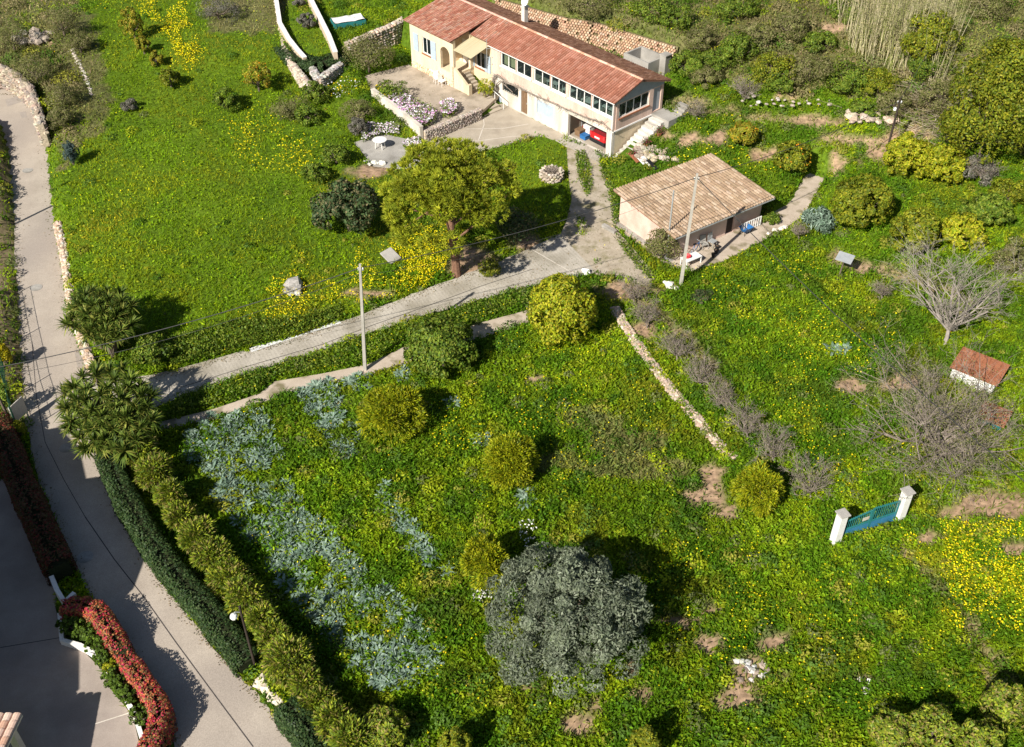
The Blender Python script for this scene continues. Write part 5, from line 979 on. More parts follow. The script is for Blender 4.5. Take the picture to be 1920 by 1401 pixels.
# yuccas
def rosette(seed, n=78, L=.82):
    R = np.random.RandomState(seed); an = R.uniform(0, 6.283, n); el = R.uniform(-.5, 1.35, n); D = np.stack([np.cos(an)*np.cos(el), np.sin(an)*np.cos(el), np.sin(el)], 1); V = []; C = []
    for d in D:
        l = L*R.uniform(.75,1.1); sd = np.cross(d, [0,0,1]); sd = sd/(np.linalg.norm(sd)+1e-6)*.045; mid = d*l*.5; tip = d*l+np.array([0,0,-.13*l]); c = np.array([(.085,.13,.018),(.15,.20,.03),(.05,.085,.012),(.24,.25,.05)][R.randint(4)])*R.uniform(.8,1.2)
        V += [sd*.7, mid+sd, mid-sd, -sd*.7, mid+sd, tip, tip+d*.001, mid-sd]; C += [c, c*1.1]
    return npmesh('leaf_rosette', np.array(V), 4, np.array(C))
ROS = [rosette(i) for i in range(5)]
for r_ in ROS: r_.materials.append(M_LEAF)
def yucca(label, heads, bases, seed, skirt=True):
    R = random.Random(seed); b0 = at(*bases[0]); t = thing('yucca_tree', label, 'tree', tuple(b0)); bs = [at(*b)-b0 for b in bases]
    for px_, py_, h in heads:
        p = G(px_, py_, 0); z = b0.z+h; p = G(px_, py_, z); q = np.array(p)-np.array(b0); o = bpy.data.objects.new('leaf_rosette', R.choice(ROS)); col.objects.link(o); o.parent = t; o.location = q; s = R.uniform(.8,1.2); o.scale = (s,s,s); o.rotation_euler = (R.uniform(-.4,.4), R.uniform(-.4,.4), R.uniform(0,6.28))
        k = min(bs, key=lambda v: (v.x-q[0])**2+(v.y-q[1])**2); m = MB(); m.tube([(k.x+R.uniform(-.1,.1),k.y+R.uniform(-.1,.1),k.z-.1), (k.x*.6+q[0]*.4, k.y*.6+q[1]*.4, q[2]*.55), tuple(q)], [.16,.11,.07], 6); m.build('trunk', M_BARK, t)
R_ = random.Random(31)
def heads(cx, cy, rx, ry, n, h0, h1):
    out = []
    for i in range(n):
        a = i*2.39996; r = math.sqrt((i+.5)/n); x = cx+rx*r*math.cos(a)+R_.uniform(-5,5); y = cy+ry*r*math.sin(a)+R_.uniform(-5,5); out.append((x, y, h0+(h1-h0)*(.5+.5*(cy-y)/ry)*(1-.35*r*r)))
    return out
yucca('upper clump of spiky green yuccas above the driveway mouth', heads(190,592,64,52,34,1.5,3.4), [(195,655),(212,665),(205,648)], 3)
yucca('lower larger clump of spiky green yuccas at the road corner', heads(203,770,92,84,50,1.5,4.0), [(215,800),(250,795),(280,790)], 4)
bush('leafy_shrub', 'dark leafy shrub at the foot of the upper yuccas', 'shrub', (248,628,322,692), 'green', (.2,.1), 2200)
for bx, pal, lb in (((-15,715,30,790),'green','leafy green plant behind the left fence'),((-10,640,20,690),'yellow','yellow flowering bush behind the left fence'),((20,785,48,825),'lime','small lime green bush beside the roadside post')):
    bush('verge_shrub', lb, 'shrub', bx, pal, (.16,.08), 1300)
# upper left
for bx, pal, lb in (((226,14,268,76),'orange','small round yellow green tree, topmost of the diagonal row in the upper left field'),((252,66,284,104),'orange','small round yellow green tree, second of the diagonal row'),((278,94,306,126),'orange','small round yellow green tree, third of the diagonal row'),((293,124,342,168),'citrus','small round yellow green tree, lowest of the diagonal row'),((452,118,512,178),'orange','orange tree above the left field hedge line'),((558,24,592,56),'grey','small grey olive bush on the upper lawn, lower one'),((546,-8,574,16),'grey','small grey olive bush on the upper lawn at the top edge')):
    bush('small_tree', lb, 'tree', bx, pal, (.17,.10), 2400, cr=.22, fruit=((.60,.26,.02),26) if lb.startswith('orange') else None)
bush('blue_shrub', 'upright blue green shrub at the left field edge by the road', 'shrub', (117,262,146,312), 'agave', (.22,.06), 1500, k=1.0)
for bx, pal, lb in (((262,-20,330,50),'yellow','bright yellow flowering bush at the top edge, left of two'),((300,20,392,135),'yellow','bright yellow flowering bush in the upper left field')): pass
scr = [((20,95,110,170),'scrub','dry grey scrub bush above the road bend, lower one'),((-20,30,60,110),'scrub','dry grey scrub bush in the top left corner'),((80,10,150,80),'scrub','dry scrub bush above the rock outcrop'),((75,150,150,215),'scrub','dry scrub bush right of the curved rock wall, upper'),((85,195,145,250),'scrub','dry scrub bush right of the curved rock wall, lower'),((120,55,175,110),'scrub','dry scrub bush at the head of the rubble row'),((225,185,258,212),'grey','small dry bush alone in the upper left field'),((365,-10,450,50),'grey','grey twiggy bush at the top edge left of the white garden wall'),
 ((500,175,580,232),'scrub','dry bush in the wild hedge below the garden walls, left one'),((548,195,605,240),'green','green bush in the wild hedge below the garden walls, middle one'),((640,185,705,240),'scrub','brown bush beside the planter wall arch'),((560,150,620,200),'green','green bush under the grey stone corner wall'),((395,165,450,215),'green','low green bush in the left field below the orange tree'),((600,265,660,320),'green','green bush in the field left of the garden table'),((560,300,620,350),'green','green bush in the field above the dark evergreen tree'),((650,215,690,262),'grey','small grey bush above the garden table flowers')]
for bx, pal, lb in scr: bush('wild_shrub', lb, 'shrub', bx, pal, (.16,.045) if pal != 'green' else (.15,.09), 3200, k=.6, cr=.26)
hedge('ivy_bank', 'dark green ivy bank spilling over the garden wall corner', 'hedge', gpts([(530,92),(562,116),(600,122),(640,108)], 1.9), 2.2, .8, 'ivy', 7000, (.16,.10), zb=1.55)
bush('wild_shrub', 'large dark shrub against the rubble wall left of the patio', 'shrub', (636,62,742,142), 'scrub', (.15,.07), 4200, hc=1.6, trunk=(.12,.06)); bush('wild_shrub', 'round dark green shrub at the patio corner above the planter', 'shrub', (704,150,768,192), 'green', (.15,.09), 2200)
bush('clipped_shrub', 'clipped light green ball shrub by the house stairs', 'shrub', (894,148,927,184), 'lime', (.09,.06), 2000, k=1.0, cr=.2, nc=60)
bush('garden_shrub', 'bushy shrub climbing the left wall of the shed', 'shrub', (1208,424,1278,492), 'scrub', (.15,.08), 3200, k=.95); bush('garden_shrub', 'green potted shrub at the right end of the shed front', 'shrub', (1425,396,1466,424), 'green', (.15,.09), 1100)
bush('garden_shrub', 'dark shrub shading the driveway edge right of the pine', 'shrub', (930,385,1010,462), 'dark', (.18,.09), 2600); bush('garden_shrub', 'small yellow green shrub at the driveway edge right of the pine trunk', 'shrub', (898,484,940,522), 'citrus', (.15,.08), 1200)
bush('agave_plant', 'blue green leafy shrub where the shed terrace narrows', 'shrub', (1503,386,1565,440), 'blueg', (.45,.10), 900, cr=.4, nc=26, k=.6)
# right hand orchard
orc = [((1364,226,1428,282),'orange','orange tree laden with fruit right of the house stairs',1),((1450,262,1524,332),'citrus','citrus bush right of the fruiting orange tree',1),((1552,322,1682,438),'citrus','large round citrus tree at the end of the shed path',0),((1668,388,1768,484),'citrus','round citrus tree right of the largest citrus',0),((1656,248,1752,340),'lime','lime green citrus above the two round ones, left of pair',0),((1735,270,1815,350),'lime','lime green citrus above the two round ones, right of pair',0),((1775,40,1960,345),'citrus','very large yellow green tree filling the right edge',0),((1690,20,1800,130),'citrus','tall yellow green tree behind the reeds',0),((1800,360,1900,430),'green','green bush under the large right edge tree',0),((1760,400,1850,470),'lime','low lime bush in the right meadow',0)]
for bx, pal, lb, fr in orc: bush('citrus_tree', lb, 'tree', bx, pal, (.22,.12), int(min(22000, 2000+(bx[2]-bx[0])*(bx[3]-bx[1])*.55)), cr=.19, fruit=((.65,.28,.02),40) if fr else None, nc=110)
hill = [((1270,45,1345,105),'scrub','scrub bush on the hillside right of the cistern, upper'),((1255,95,1330,150),'green','scrub bush on the hillside right of the cistern, lower'),((1345,60,1430,125),'green','hillside bush in the middle of the upper slope'),((1400,95,1490,165),'citrus','low hillside bush above the strewn white stones, left'),((1470,95,1570,170),'scrub','low hillside bush above the strewn white stones, middle'),((1550,110,1640,185),'green','low hillside bush above the strewn white stones, right'),((1440,15,1520,80),'scrub','scrub bush left of the reeds'),((1340,-15,1430,50),'green','green hillside bush at the top edge'),((1180,-20,1270,45),'green','green hillside bush above the lattice wall'),((1050,-20,1160,30),'scrub','scrub bush at the top edge behind the roof'),((1640,160,1720,225),'scrub','dry bush behind the dark hillside pole'),((1720,150,1800,230),'scrub','dry bush at the foot of the reeds'),((1800,-30,1900,50),'scrub','scrub bush in the top right corner'),((1800,290,1870,350),'grey','grey twiggy bush under the right edge tree'),((1860,440,1930,520),'scrub','dark dry bush at the right edge above the bare tree'),((1290,120,1360,168),'scrub','small dry tree on the slope right of the house')]
hill += [((1300,90,1380,140),'green','leafy bush low on the slope right of the cistern'),((1500,50,1580,105),'green','leafy bush in front of the reeds'),((1610,130,1690,185),'citrus','yellow green bush above the dark hillside pole'),((1760,200,1840,270),'scrub','dry thicket left under the large right edge tree'),((1380,40,1450,95),'scrub','dry thicket in the middle of the upper slope'),((950,-30,1040,15),'green','green bush behind the lattice wall at the top edge'),((1590,185,1650,225),'green','green bush beside the exposed rock bank'),((1700,90,1790,160),'green','green bush between the reeds and the right edge tree'),((1850,330,1930,400),'citrus','yellow green bush at the right edge below the large tree'),((1230,10,1300,60),'green','green bush uphill from the cistern'),((1560,0,1620,50),'green','green bush at the left foot of the reeds'),((1430,130,1500,180),'green','green bush just above the strewn white stones')]
for bx, pal, lb in hill: bush('hillside_shrub', lb, 'shrub', bx, pal, (.18,.06) if pal == 'scrub' else (.17,.09), 4000, k=.6, cr=.24)
hed2 = [((1295,540,1340,575),'green','low dark rosemary like bush below the tall shed pole')]
for bx, pal, lb in hed2: bush('low_shrub', lb, 'shrub', bx, 'dark', (.16,.04), 1500, k=.5)
# bare trees and twiggy shrubs
twig_tree('bare_tree', 'pale grey leafless tree in the right meadow', (1770,646), (1690,470,1905,640), M_TWIG, 5, 5, .16, .12, 13, zc=2.0, spread=1.15, kids=(3,3,4))
twig_tree('bare_tree', 'large leafless tree with budding twigs above the gate', (1752,862), (1592,690,1935,915), M_DRYTWIG, 5, 8, .2, .14, 22, zc=2.0, buds=9000, budpal='scrub', spread=1.12, kids=(3,3,4,4))
for i, (x, y, r, lb) in enumerate(((1188,548,34,'twiggy grey shrub nearest the driveway at the rubble wall head'),(1212,592,34,'twiggy grey shrub second along the rubble wall'),(1268,650,38,'twiggy grey shrub third along the rubble wall'),(1312,700,40,'twiggy grey shrub fourth along the rubble wall'),(1350,742,36,'twiggy grey shrub fifth along the rubble wall'),(1400,792,46,'large twiggy grey shrub sixth along the rubble wall'),(1448,838,44,'large twiggy grey shrub seventh along the rubble wall'),(1518,900,52,'large twiggy shrub left above the gate'),(1652,545,24,'small bare twiggy bush in the right meadow'),(1496,436,20,'small bare bush right of the shed terrace'),(1395,170,30,'small bare tree on the stony slope'),(1840,320,34,'bare grey bush below the right edge tree'),(1305,210,22,'dry twigs beside the house back steps'))):
    twig_tree('twig_shrub', lb, (x, y+r*.7), (x-r, y-r*.9, x+r, y+r*.7), M_DRYTWIG, 4, 20+i, .08, .045, 19, 'shrub', 1.0, 'bare twiggy shrubs', buds=350, budpal='scrub')
# reeds, a mass nobody could count
def reeds():
    R = np.random.RandomState(4); n = 1700; poly = [(1560,20),(1590,90),(1620,130),(1680,140),(1760,180),(1785,120),(1770,60),(1770,-40),(1480,-40)]
    px_ = R.uniform(1470,1795,n*3); py_ = R.uniform(-40,195,n*3); k = inpoly(px_, py_, poly); P = land(px_[k][:n], py_[k][:n]); n = len(P); D = unit(np.stack([R.normal(0,.10,n), R.normal(0,.10,n), np.ones(n)], 1)); L = R.uniform(2.5,5.5,n)
    V = blade3(P, D, L, .055, R); C = pick([(.60,.53,.33),(.70,.62,.42),(.48,.44,.25),(.36,.38,.14)], n, R)
    m2 = n*5; i = R.randint(n, size=m2); q = P[i]+D[i]*(L[i]*R.uniform(.3,.95,m2))[:,None]; d2 = unit(np.stack([R.normal(0,1,m2), R.normal(0,1,m2), R.normal(.3,.4,m2)], 1)); V2 = blade3(q, d2, R.uniform(.3,.6,m2), .05, R); C2 = pick([(.24,.25,.08),(.34,.30,.15),(.18,.21,.06)], m2, R)
    tag(link('reed_bed', npmesh('reed_bed', np.r_[V, V2], 3, np.r_[C, C2]), M_LEAF), 'tall straw coloured reeds on the upper right slope', 'reeds', kind='stuff')
reeds()
# fallen dry canes
def canes():
    R = np.random.RandomState(6); n = 900; px_ = R.normal(1755,48,n); py_ = R.normal(205,36,n); P = land(px_, py_)+[0,0,.15]; D = unit(np.stack([R.normal(-.4,.6,n), R.normal(-.3,.6,n), R.uniform(.02,.35,n)], 1))
    tag(link('fallen_canes', npmesh('fallen_canes', blade3(P, D, R.uniform(1.0,3.0,n), .05, R), 3, pick([(.42,.35,.25),(.34,.28,.2),(.5,.43,.33)], n, R)), M_LEAF), 'tangle of fallen dry canes below the reeds', 'canes', kind='stuff')
canes()
# artichoke plants
def arti(seed):
    R = np.random.RandomState(seed); V = []; C = []; n = 19
    for i in range(n):
        an = i*2.4+R.uniform(-.3,.3); L = R.uniform(.38,.68); el = R.uniform(.35,1.1); d = np.array([math.cos(an), math.sin(an), 0]); sd = np.array([-d[1], d[0], 0]); c = np.array(PAL['blueg'][R.randint(4)])*R.uniform(.85,1.2); pts = []
        for s in range(5): u = s/4; pts.append(d*L*u*math.cos(el*(1-.55*u))+np.array([0,0,L*math.sin(el)*u*(1.25-.75*u)]))
        ws = [.02,.075,.08,.055,.008]
        for s in range(4):
            V += [pts[s]-sd*ws[s], pts[s]+sd*ws[s], pts[s+1]+sd*ws[s+1]*(.55 if s % 2 else 1), pts[s+1]-sd*ws[s+1]*(.55 if s % 2 else 1)]; C.append(c*(1+.06*s))
    me = npmesh('artichoke_plant', np.array(V), 4, np.array(C)); me.materials.append(M_LEAF); return me
ART = [arti(i) for i in range(5)]; R_ = random.Random(44); placed = []
BEDS = [([(352,812),(400,770),(500,775),(520,830),(560,930),(640,1010),(700,1080),(780,1150),(830,1230),(800,1290),(700,1290),(620,1200),(540,1130),(490,1050),(420,950),(350,870)], 215, 12.5, 'blue green artichoke plant in the broad bed right of the roadside hedge', 'artichokes in the broad hedge side bed'),
 ([(560,735),(640,705),(690,705),(690,745),(660,790),(690,850),(640,860),(600,800),(565,760)], 44, 10.5, 'blue green artichoke plant in the patch below the garden path', 'artichokes below the path'),
 ([(700,905),(735,905),(760,960),(800,1020),(845,1075),(835,1092),(790,1060),(745,990)], 26, 10, 'blue green artichoke plant in the narrow row left of the conifer bushes', 'artichokes in the narrow row'),
 ([(735,690),(765,690),(770,725),(745,728)], 4, 9, 'blue green artichoke plant behind the conifer bush by the pole', 'artichokes behind the pole bush')]
for poly, n, sep, lb, gr in BEDS:
    xs = [p[0] for p in poly]; ys = [p[1] for p in poly]; got = 0; tries = 0
    while got < n and tries < 9000:
        tries += 1; x, y = R_.uniform(min(xs), max(xs)), R_.uniform(min(ys), max(ys))
        if not inpoly(np.array(x), np.array(y), poly) or any((x-a)**2+((y-b)*1.2)**2 < sep*sep for a, b in placed) or float(fnoise(np.array(x), np.array(y), 34, 5)) < .38: continue
        placed.append((x, y)); got += 1; o = bpy.data.objects.new('artichoke_plant', R_.choice(ART)); col.objects.link(o); p = at(x, y); o.location = p; o.rotation_euler = (R_.uniform(-.15,.15), R_.uniform(-.15,.15), R_.uniform(0,6.28)); s = R_.uniform(.6,1.0); o.scale = (s,s,s); tag(o, lb if 'broad' not in lb else 'blue green artichoke plant in the broad bed, ' + ('upper end near the garden path' if y < 900 else 'middle stretch' if y < 1090 else 'lower end towards the olive') + (', hedge side' if x < 440+(y-860)*.72 else ', garden side'), 'artichoke', gr)
def arti_rest():
    R = np.random.RandomState(12); V = []; C = []
    for poly, n, sep, lb, gr in BEDS[:3]:
        xs = [p[0] for p in poly]; ys = [p[1] for p in poly]; m_ = int(n*2.6); x = R.uniform(min(xs), max(xs), m_*3); y = R.uniform(min(ys), max(ys), m_*3); k = inpoly(x, y, poly) & (fnoise(x, y, 34, 5) > .46); P = land(x[k][:m_], y[k][:m_]); m_ = len(P); i = np.repeat(np.arange(m_), 11); q = len(i); an = R.uniform(0,6.283,q); el = R.uniform(.25,1.0,q); D = np.stack([np.cos(an)*np.cos(el), np.sin(an)*np.cos(el), np.sin(el)], 1)
        V.append(leafq(P[i]+[0,0,.05], D, R.uniform(.25,.5,q), R.uniform(.07,.12,q), R)); C.append(pick(PAL['blueg'], q, R))
    tag(link('artichoke_seedlings', npmesh('artichoke_seedlings', np.concatenate(V), 4, np.concatenate(C)), M_LEAF), 'smaller grey green artichoke seedlings filling the beds', 'artichokes', kind='stuff')
arti_rest()
for x, y, lb in ((848,758,'lone blue green artichoke right of the pole bush'),(905,828,'lone blue green artichoke touching the middle conifer bush'),(988,930,'blue green artichoke above the white flowers, upper of two'),(984,945,'blue green artichoke above the white flowers, lower of two'),(1560,660,'pale blue green artichoke in the right meadow, left of two'),(1582,655,'pale blue green artichoke in the right meadow, right of two'),(1445,935,'pale artichoke left of the gate')):
    o = bpy.data.objects.new('artichoke_plant', R_.choice(ART)); col.objects.link(o); o.location = at(x, y); o.scale = (1.2,1.2,1.2); o.rotation_euler = (0,0,R_.uniform(0,6)); tag(o, lb, 'artichoke', 'lone artichokes')

# ------------------------------------------------------------------ ground cover (uncountable)
def paved_mask(x, y, m=0.0):
    k = np.zeros(len(x), bool)
    for P in (W_ROAD, W_DRIVE, W_YARD, W_PATH, FORECOURT, PATIO, SHED_SLAB, LOWPATIO): k |= inpoly(x, y, P)
    u = (x-HO[0])*HS[0]+(y-HO[1])*HS[1]; v = (x-HO[0])*HT[0]+(y-HO[1])*HT[1]; k |= (u > -1.5) & (u < 14.3) & (v > -.1) & (v < 5.7); k |= (u > 14) & (u < 23.1) & (v > -2.1) & (v < 5.5); k |= (u > 12) & (u < 17.3) & (v > -3.2) & (v < .5); k |= inpoly(*toph(x, y, 0*x)[:2], [(100,1140),(150,1125),(215,1190),(330,1395),(345,1480),(250,1480),(262,1400),(250,1345),(190,1255),(150,1215),(112,1205)]); k |= (u > 4.2) & (u < 6.9) & (v > 9) & (v < 11.2)
    a = (x-SO[0])*SE1[0]+(y-SO[1])*SE1[1]; b = (x-SO[0])*SE2[0]+(y-SO[1])*SE2[1]; k |= (a > .4) & (a < 9) & (b < -.3) & (b > -6.1)
    return k
MEADOW = [(100,60),(300,-60),(520,-60),(640,120),(700,260),(760,330),(740,480),(640,600),(300,690),(190,600),(120,470),(95,300),(160,200)]
LAWN = [(945,290),(1000,258),(1062,262),(1072,330),(1060,400),(1000,420),(930,400)]
def grass():
    R = np.random.RandomState(1); n = 690000; px_ = R.uniform(-110,2030,n); py_ = R.uniform(-70,1480,n); P = land(px_, py_); x, y = P[:,0], P[:,1]
    so_ = soil_f(px_, py_); keep = ~paved_mask(x, y) & (R.rand(n) > so_*.93); keep &= ~(inpoly(px_, py_, P_GRAVEL) & ~inpoly(px_, py_, P_STRIP) & (fnoise(x, y, 1.2, 3) < .74)); vg = inpoly(px_, py_, [(-200,150),(-10,220),(20,300),(34,520),(50,800),(20,840),(-10,600),(-200,560)]); keep &= ~(vg & (R.rand(n) < .8))
    P, px_, py_, so_ = P[keep], px_[keep], py_[keep], so_[keep]; x, y = P[:,0], P[:,1]; n = len(P)
    n1 = fnoise(x, y, 5.0, 5); n2 = fnoise(x, y, 1.5, 6); n3 = fnoise(x, y, .6, 7); md = inpoly(px_, py_, MEADOW) | inpoly(px_, py_, LAWN); sc = (scrub_f(px_, py_) > .5) & (R.rand(n) < .25+fnoise(x, y, 4, 77)); up_ = py_ < 330
    A = np.array
    C = A((.08,.18,.006))*(1-n1)[:,None]+A((.255,.36,.009))*n1[:,None]
    C = np.where((n2 > .56)[:,None], C*A((.58,.74,.9)), C); C = np.where((n2 < .40)[:,None], C*A((1.28,1.12,1.0)), C)
    C = np.where(md[:,None], A((.135,.26,.004))*(1-n2)[:,None]+A((.275,.385,.007))*n2[:,None], C)
    C = np.where((md & (n1 > .6))[:,None], C*A((1.25,1.0,1.6)), C)
    C = np.where(sc[:,None], A((.15,.21,.025))*(1-n2)[:,None]+A((.32,.28,.11))*n2[:,None], C)
    C = C*(.68+.62*fnoise(x, y, 9, 91))[:,None]*np.where((fnoise(x, y, 3.5, 93) > .62)[:,None], A((1.12,.92,1.5)), 1)
    C = np.where((so_ > .25)[:,None], C*.6+.4*A((.26,.20,.10)), C)
    C = C*R.uniform(.65,1.35,(n,1))*(1+R.uniform(-.12,.12,(n,3)))
    h = .10+.38*np.clip(n3*1.5-.35, 0, 1)+.22*np.clip(n2-.35, 0, 1); bd = np.zeros(n, bool)
    for b_ in BEDS: bd |= inpoly(px_, py_, b_[0])
    h = np.where(md, h*.55+.03, h)*np.where(bd, .75, 1)*R.uniform(.6,1.25,n); lean = R.uniform(.3,1.1,n); an = R.uniform(0,6.283,n)
    D = unit(np.stack([np.cos(an)*lean, np.sin(an)*lean, np.ones(n)], 1)); wd = np.where(md, .052, .09)*R.uniform(.7,1.4,n)
    k = R.rand(n) < np.where(md, .9, .62)
    tag(link('grass', npmesh('grass', blade3(P[k], D[k], h[k]*1.25, wd[k], R), 3, C[k]), M_GRASS), 'long green spring grass covering the gardens', 'grass', kind='stuff')
    q = ~k; Q = P[q].copy(); Q[:,2] += h[q]*.75; d2 = unit(np.stack([np.cos(an[q]), np.sin(an[q]), R.uniform(-.2,.6,q.sum())], 1))
    tag(link('weeds', npmesh('weeds', leafq(Q, d2, R.uniform(.12,.26,q.sum()), R.uniform(.06,.13,q.sum()), R), 4, C[q]*1.08), M_GRASS), 'broad leafed green weeds among the grass', 'weeds', kind='stuff')
grass()
def tussocks():
    R = np.random.RandomState(9); n = 5200; px_ = R.uniform(-60,1980,n); py_ = R.uniform(-40,1440,n)*.98; P = land(px_, py_); md = inpoly(px_, py_, MEADOW) | inpoly(px_, py_, LAWN)
    k = ~paved_mask(P[:,0], P[:,1]) & (soil_f(px_, py_) < .5) & (R.rand(n) < np.where(md, .18, 1)*(.15+1.3*fnoise(px_, py_, 90, 33))) & ~inpoly(px_, py_, P_GRAVEL)
    for b_ in BEDS: k &= ~(inpoly(px_, py_, b_[0]) & (R.rand(len(k)) < .9))
    P, px_, py_, md = P[k], px_[k], py_[k], md[k]; n = len(P)
    r = (.15+.5*R.rand(n)**2)*np.where(md, .7, 1)*np.where(py_ < 350, 1.25, 1)*np.where(scrub_f(px_, py_) > .5, 1.5, 1); m_ = (20+r*r*230).astype(int); i = np.repeat(np.arange(n), m_); N = rdir(len(i), R); N[:,2] = np.abs(N[:,2])*.9+.1; N = unit(N)
    Q = P[i]+N*(r[i]*R.uniform(.75,1.08,len(i)))[:,None]*[1,1,.8]; pal = np.array([(.07,.15,.012),(.24,.34,.010),(.11,.20,.03),(.33,.39,.015),(.16,.19,.06),(.08,.165,.010),(.30,.30,.04)]); sc_ = scrub_f(px_, py_) > .5; pc = pal[R.randint(7, size=n)]; pc = np.where((sc_ & (R.rand(n) < .55))[:,None], np.array((.27,.23,.11)), pc)
    C = pc[i]*R.uniform(.75,1.25,(len(i),1)); tag(link('weed_tussocks', npmesh('weed_tussocks', leafn(Q, unit(N+rdir(len(i), R)*.6), R.uniform(.12,.22,len(i)), R.uniform(.07,.12,len(i)), R), 4, C), M_GRASS), 'leafy tussocks of weeds standing above the grass', 'weeds', kind='stuff')
tussocks()
YEL = [([(262,-30),(325,-30),(350,20),(392,90),(372,128),(340,120),(300,50)], 3200, 1.6),([(480,545),(560,500),(660,540),(700,470),(850,465),(850,510),(760,550),(640,590),(500,590)], 2600, 1.15),([(715,445),(850,450),(850,520),(760,545),(720,500)], 1500, 1.3),([(1700,1000),(1800,960),(1925,960),(1925,1300),(1830,1190),(1740,1090)], 2300, 1.08),([(1290,540),(1420,470),(1560,470),(1720,560),(1640,720),(1480,700),(1360,620)], 2600, .8),
 ([(1190,1010),(1420,1030),(1480,1200),(1420,1310),(1300,1260),(1220,1120)], 1400, .8),([(820,740),(900,740),(1000,780),(900,860),(820,850)], 700, .8),([(1220,210),(1300,200),(1440,240),(1440,330),(1330,320),(1250,300)], 900, .8),([(98,270),(112,270),(150,520),(135,560),(115,430)], 380, .9),([(420,150),(480,220),(640,300),(560,330),(420,300)], 1100, 1.1),([(330,640),(470,600),(640,560),(640,600),(470,650)], 700, .7),([(560,640),(800,590),(860,575),(990,540),(990,560),(800,640),(640,690),(480,720)], 700, .8),
 ([(1440,690),(1600,720),(1640,900),(1560,960),(1460,800)], 1100, .6),([(1660,800),(1760,830),(1740,900),(1660,880)], 260, 1),([(1740,380),(1860,420),(1820,470),(1720,450)], 260, 1),([(1240,60),(1440,-10),(1460,120),(1300,180)], 520, .6),([(900,600),(1000,640),(1200,700),(1250,900),(1050,900),(900,760)], 1100, .6),([(860,1160),(980,1310),(900,1360),(820,1280)], 420, .7),([(1500,1040),(1700,1040),(1800,1300),(1600,1400),(1480,1300)], 700, .6),([(350,880),(450,800),(600,950),(820,1250),(700,1300),(480,1080)], 800, .6)]
def flowers():
    R = np.random.RandomState(3); X = []; Y = []
    for poly, n, dens in YEL:
        n = int(n*(1.5 if dens > 1 else .45)); xs = [p[0] for p in poly]; ys = [p[1] for p in poly]; x = R.uniform(min(xs)-40, max(xs)+40, n*3); y = R.uniform(min(ys)-30, max(ys)+30, n*3); xw = x+(fnoise(x, y, 60, 71)-.5)*120+R.normal(0,10,n*3); yw = y+(fnoise(x, y, 60, 81)-.5)*80+R.normal(0,7,n*3); k = inpoly(xw, yw, poly) & (fnoise(x, y, 48, 15)+R.uniform(-.06,.06,n*3) > .64-.2*dens); X.append(x[k][:n]); Y.append(y[k][:n])
    n = 1500; X.append(R.uniform(0,1920,n)); Y.append(R.uniform(0,1400,n)); X = np.concatenate(X); Y = np.concatenate(Y); P = land(X, Y); k = ~paved_mask(P[:,0], P[:,1]) & (soil_f(X, Y) < .4); P, X, Y = P[k], X[k], Y[k]; n = len(P)
    P[:,2] += R.uniform(.18,.42,n); D = unit(np.stack([R.normal(0,.9,n), R.normal(0,.9,n), R.uniform(.0,.5,n)], 1)); big = np.where(Y < 400, 1.25, 1.0); C = pick([(.76,.66,.010),(.70,.63,.008),(.80,.72,.03),(.66,.48,.01)], n, R, .12)
    tag(link('yellow_flowers', npmesh('yellow_flowers', leafq(P-D*.03, D, R.uniform(.075,.13,n)*big, R.uniform(.06,.095,n)*big, R), 4, C), M_FLOWER), 'yellow wild flowers scattered through the meadows', 'flowers', kind='stuff')
flowers()
def blossom(label, polys, n, pal, seed, h=(.15,.45), size=.14, name='flower_bed', leafpal='green'):
    R = np.random.RandomState(seed); V = []; C = []
    for poly in polys:
        xs = [p[0] for p in poly]; ys = [p[1] for p in poly]; x = R.uniform(min(xs), max(xs), n*3); y = R.uniform(min(ys), max(ys), n*3); k = inpoly(x, y, poly); P = land(x[k][:n], y[k][:n]); m_ = len(P); G2 = P.copy(); P[:,2] += h[0]+(h[1]-h[0])*fnoise(P[:,0], P[:,1], .8, 3)+.05
        V.append(leafq(P, unit(R.normal(size=(m_,3))*[1,1,.4]), size*R.uniform(.7,1.3,m_), size*.8, R)); C.append(pick(pal, m_, R)); G2 = np.repeat(G2, 2, 0); G2[:,2] += R.uniform(.05,h[1],2*m_); V.append(leafq(G2, rdir(2*m_, R), .15, .08, R)); C.append(pick(PAL[leafpal], 2*m_, R))
    tag(link(name, npmesh(name, np.concatenate(V), 4, np.concatenate(C)), M_FLOWER), label, 'flowers', kind='stuff')
WP = [(.84,.80,.84),(.80,.70,.82),(.74,.52,.74),(.86,.84,.86),(.68,.34,.62)]
blossom('white and pink daisies filling the patio planter bed', [[(728,195),(752,188),(790,205),(822,222),(812,238),(786,246),(752,222)]], 1500, WP, 5, (.35,.95), .17); blossom('white and lilac daisies beside the court steps', [[(826,203),(850,200),(860,212),(842,226),(830,222)]], 420, WP, 6, (.35,.85), .17); blossom('white daisies around the garden table', [[(676,250),(700,238),(744,240),(752,258),(720,256),(680,270)],[(756,276),(786,266),(790,280),(766,288)]], 700, WP[:4], 7, (.25,.6), .16)
blossom('white and yellow flowers below the grey corner wall', [[(586,165),(620,145),(660,150),(690,170),(640,190),(600,192)]], 160, [(.75,.75,.76),(.75,.56,.01)], 8, (.2,.5)); blossom('small white narcissus clumps between the olive and the conifer bush', [[(975,985),(1000,980),(1012,1010),(990,1035),(968,1010)],[(884,1112),(925,1108),(920,1130),(890,1135)]], 60, [(.82,.81,.78)], 9, (.2,.4), .12)
blossom('yellow flowers along the patio edge', [[(706,168),(728,176),(740,190),(726,194),(708,180)]], 160, [(.78,.58,.01)], 10, (.3,.5))
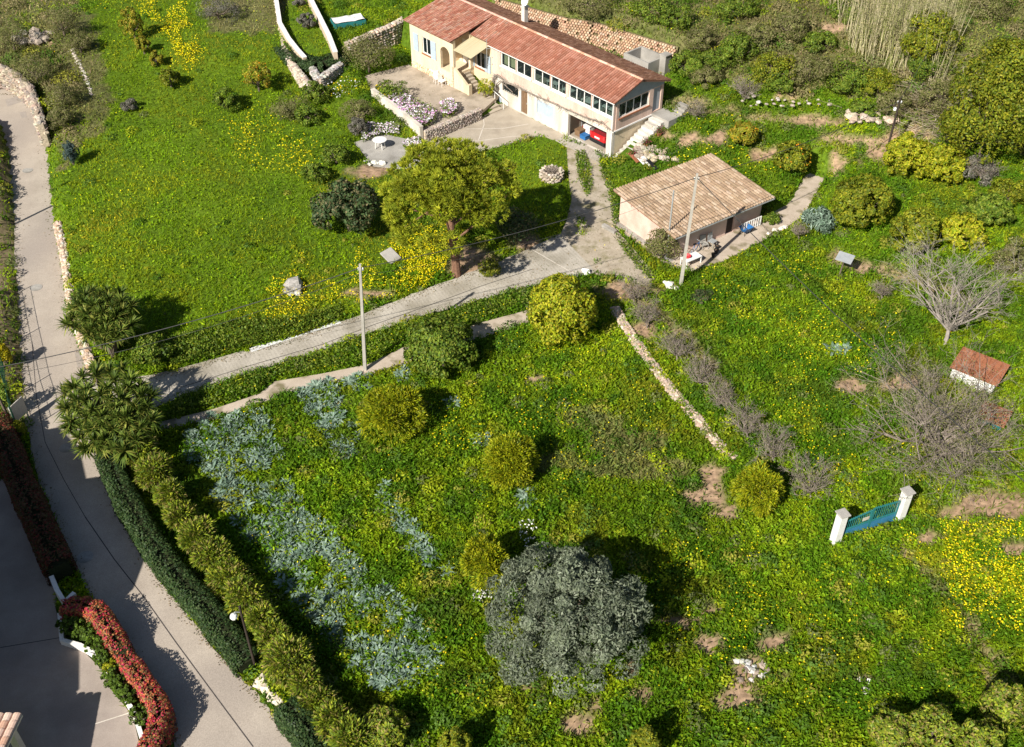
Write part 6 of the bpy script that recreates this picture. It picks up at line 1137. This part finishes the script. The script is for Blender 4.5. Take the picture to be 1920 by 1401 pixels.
def litter():
    R = np.random.RandomState(17); X = []
    for ed, k in ((ROAD_L, 1), (ROAD_R, -1), (DRIVE_T, 1), (DRIVE_B, -1)):
        p = resample(ed, 400); i = R.randint(400, size=1500); X.append(p[i]+np.stack([np.abs(R.normal(0,9,1500))*k*(1 if ed in (ROAD_L, ROAD_R) else .3), np.abs(R.normal(0,6,1500))*(k if ed in (DRIVE_T, DRIVE_B) else .2)], 1))
    i = R.randint(0, 1, size=700); X.append(np.stack([R.normal(930,60,700), R.normal(500,22,700)], 1)); X.append(np.stack([R.uniform(1060,1230,900), R.uniform(285,535,900)], 1)); X.append(np.stack([R.uniform(700,900,500), R.uniform(110,240,500)], 1)); X = np.concatenate(X); P = land(X[:,0], X[:,1]); n = len(P); on_r = inpoly(P[:,0], P[:,1], W_ROAD); P[:,2] += .045+.0*on_r; P[:,2] = np.where(inpoly(P[:,0], P[:,1], SHED_SLAB), .075, P[:,2])
    tag(link('leaf_litter', npmesh('leaf_litter', leafq(P, unit(np.stack([R.normal(size=n), R.normal(size=n), R.uniform(0,.25,n)], 1)), R.uniform(.04,.13,n), R.uniform(.03,.07,n), R), 4, pick([(.20,.14,.08),(.28,.21,.12),(.13,.11,.05),(.34,.28,.2),(.10,.12,.03)], n, R)), M_FLOWER), 'dry leaf litter and grit along the paved edges', 'litter', kind='stuff')
litter()
# leafy ground cover beside the driveway
def verge(label, poly, n, pal, h, seed):
    R = np.random.RandomState(seed); xs = [p[0] for p in poly]; ys = [p[1] for p in poly]; x = R.uniform(min(xs), max(xs), n*4); y = R.uniform(min(ys), max(ys), n*4); k = inpoly(x, y, poly); P = land(x[k][:n], y[k][:n]); m_ = len(P); P[:,2] += h*np.clip(.3+fnoise(P[:,0], P[:,1], .9, 8), .2, 1.1)*R.uniform(.3,1,m_)
    tag(link('ground_cover', npmesh('ground_cover', leafq(P, unit(R.normal(size=(m_,3))+[0,0,.5]), R.uniform(.12,.22,m_), R.uniform(.07,.12,m_), R), 4, pick(PAL[pal], m_, R)), M_LEAF), label, 'ground cover', kind='stuff')
verge('leafy green strip between driveway and garden path', [(330,750),(460,706),(560,678),(650,645),(780,602),(880,574),(960,550),(1000,545),(1000,575),(900,602),(760,646),(690,680),(600,698),(515,712),(485,735),(400,765),(310,790)], 9000, 'green', .55, 1)
verge('grassy strip between the two wheel tracks', [(1078,285),(1096,284),(1108,312),(1112,348),(1100,372),(1084,335)], 900, 'green', .22, 3)
verge('weeds beside the right wheel track', [(1124,300),(1140,318),(1158,372),(1160,420),(1150,425),(1142,370),(1126,325)], 900, 'green', .25, 4)
verge('weeds between the gravel and the shed', [(1152,440),(1180,460),(1230,515),(1222,530),(1195,505),(1160,460)], 700, 'green', .2, 5)
verge('leafy green bank above the driveway', [(310,640),(450,600),(560,600),(640,575),(640,602),(560,630),(460,655),(320,692)], 6500, 'green', .45, 2)
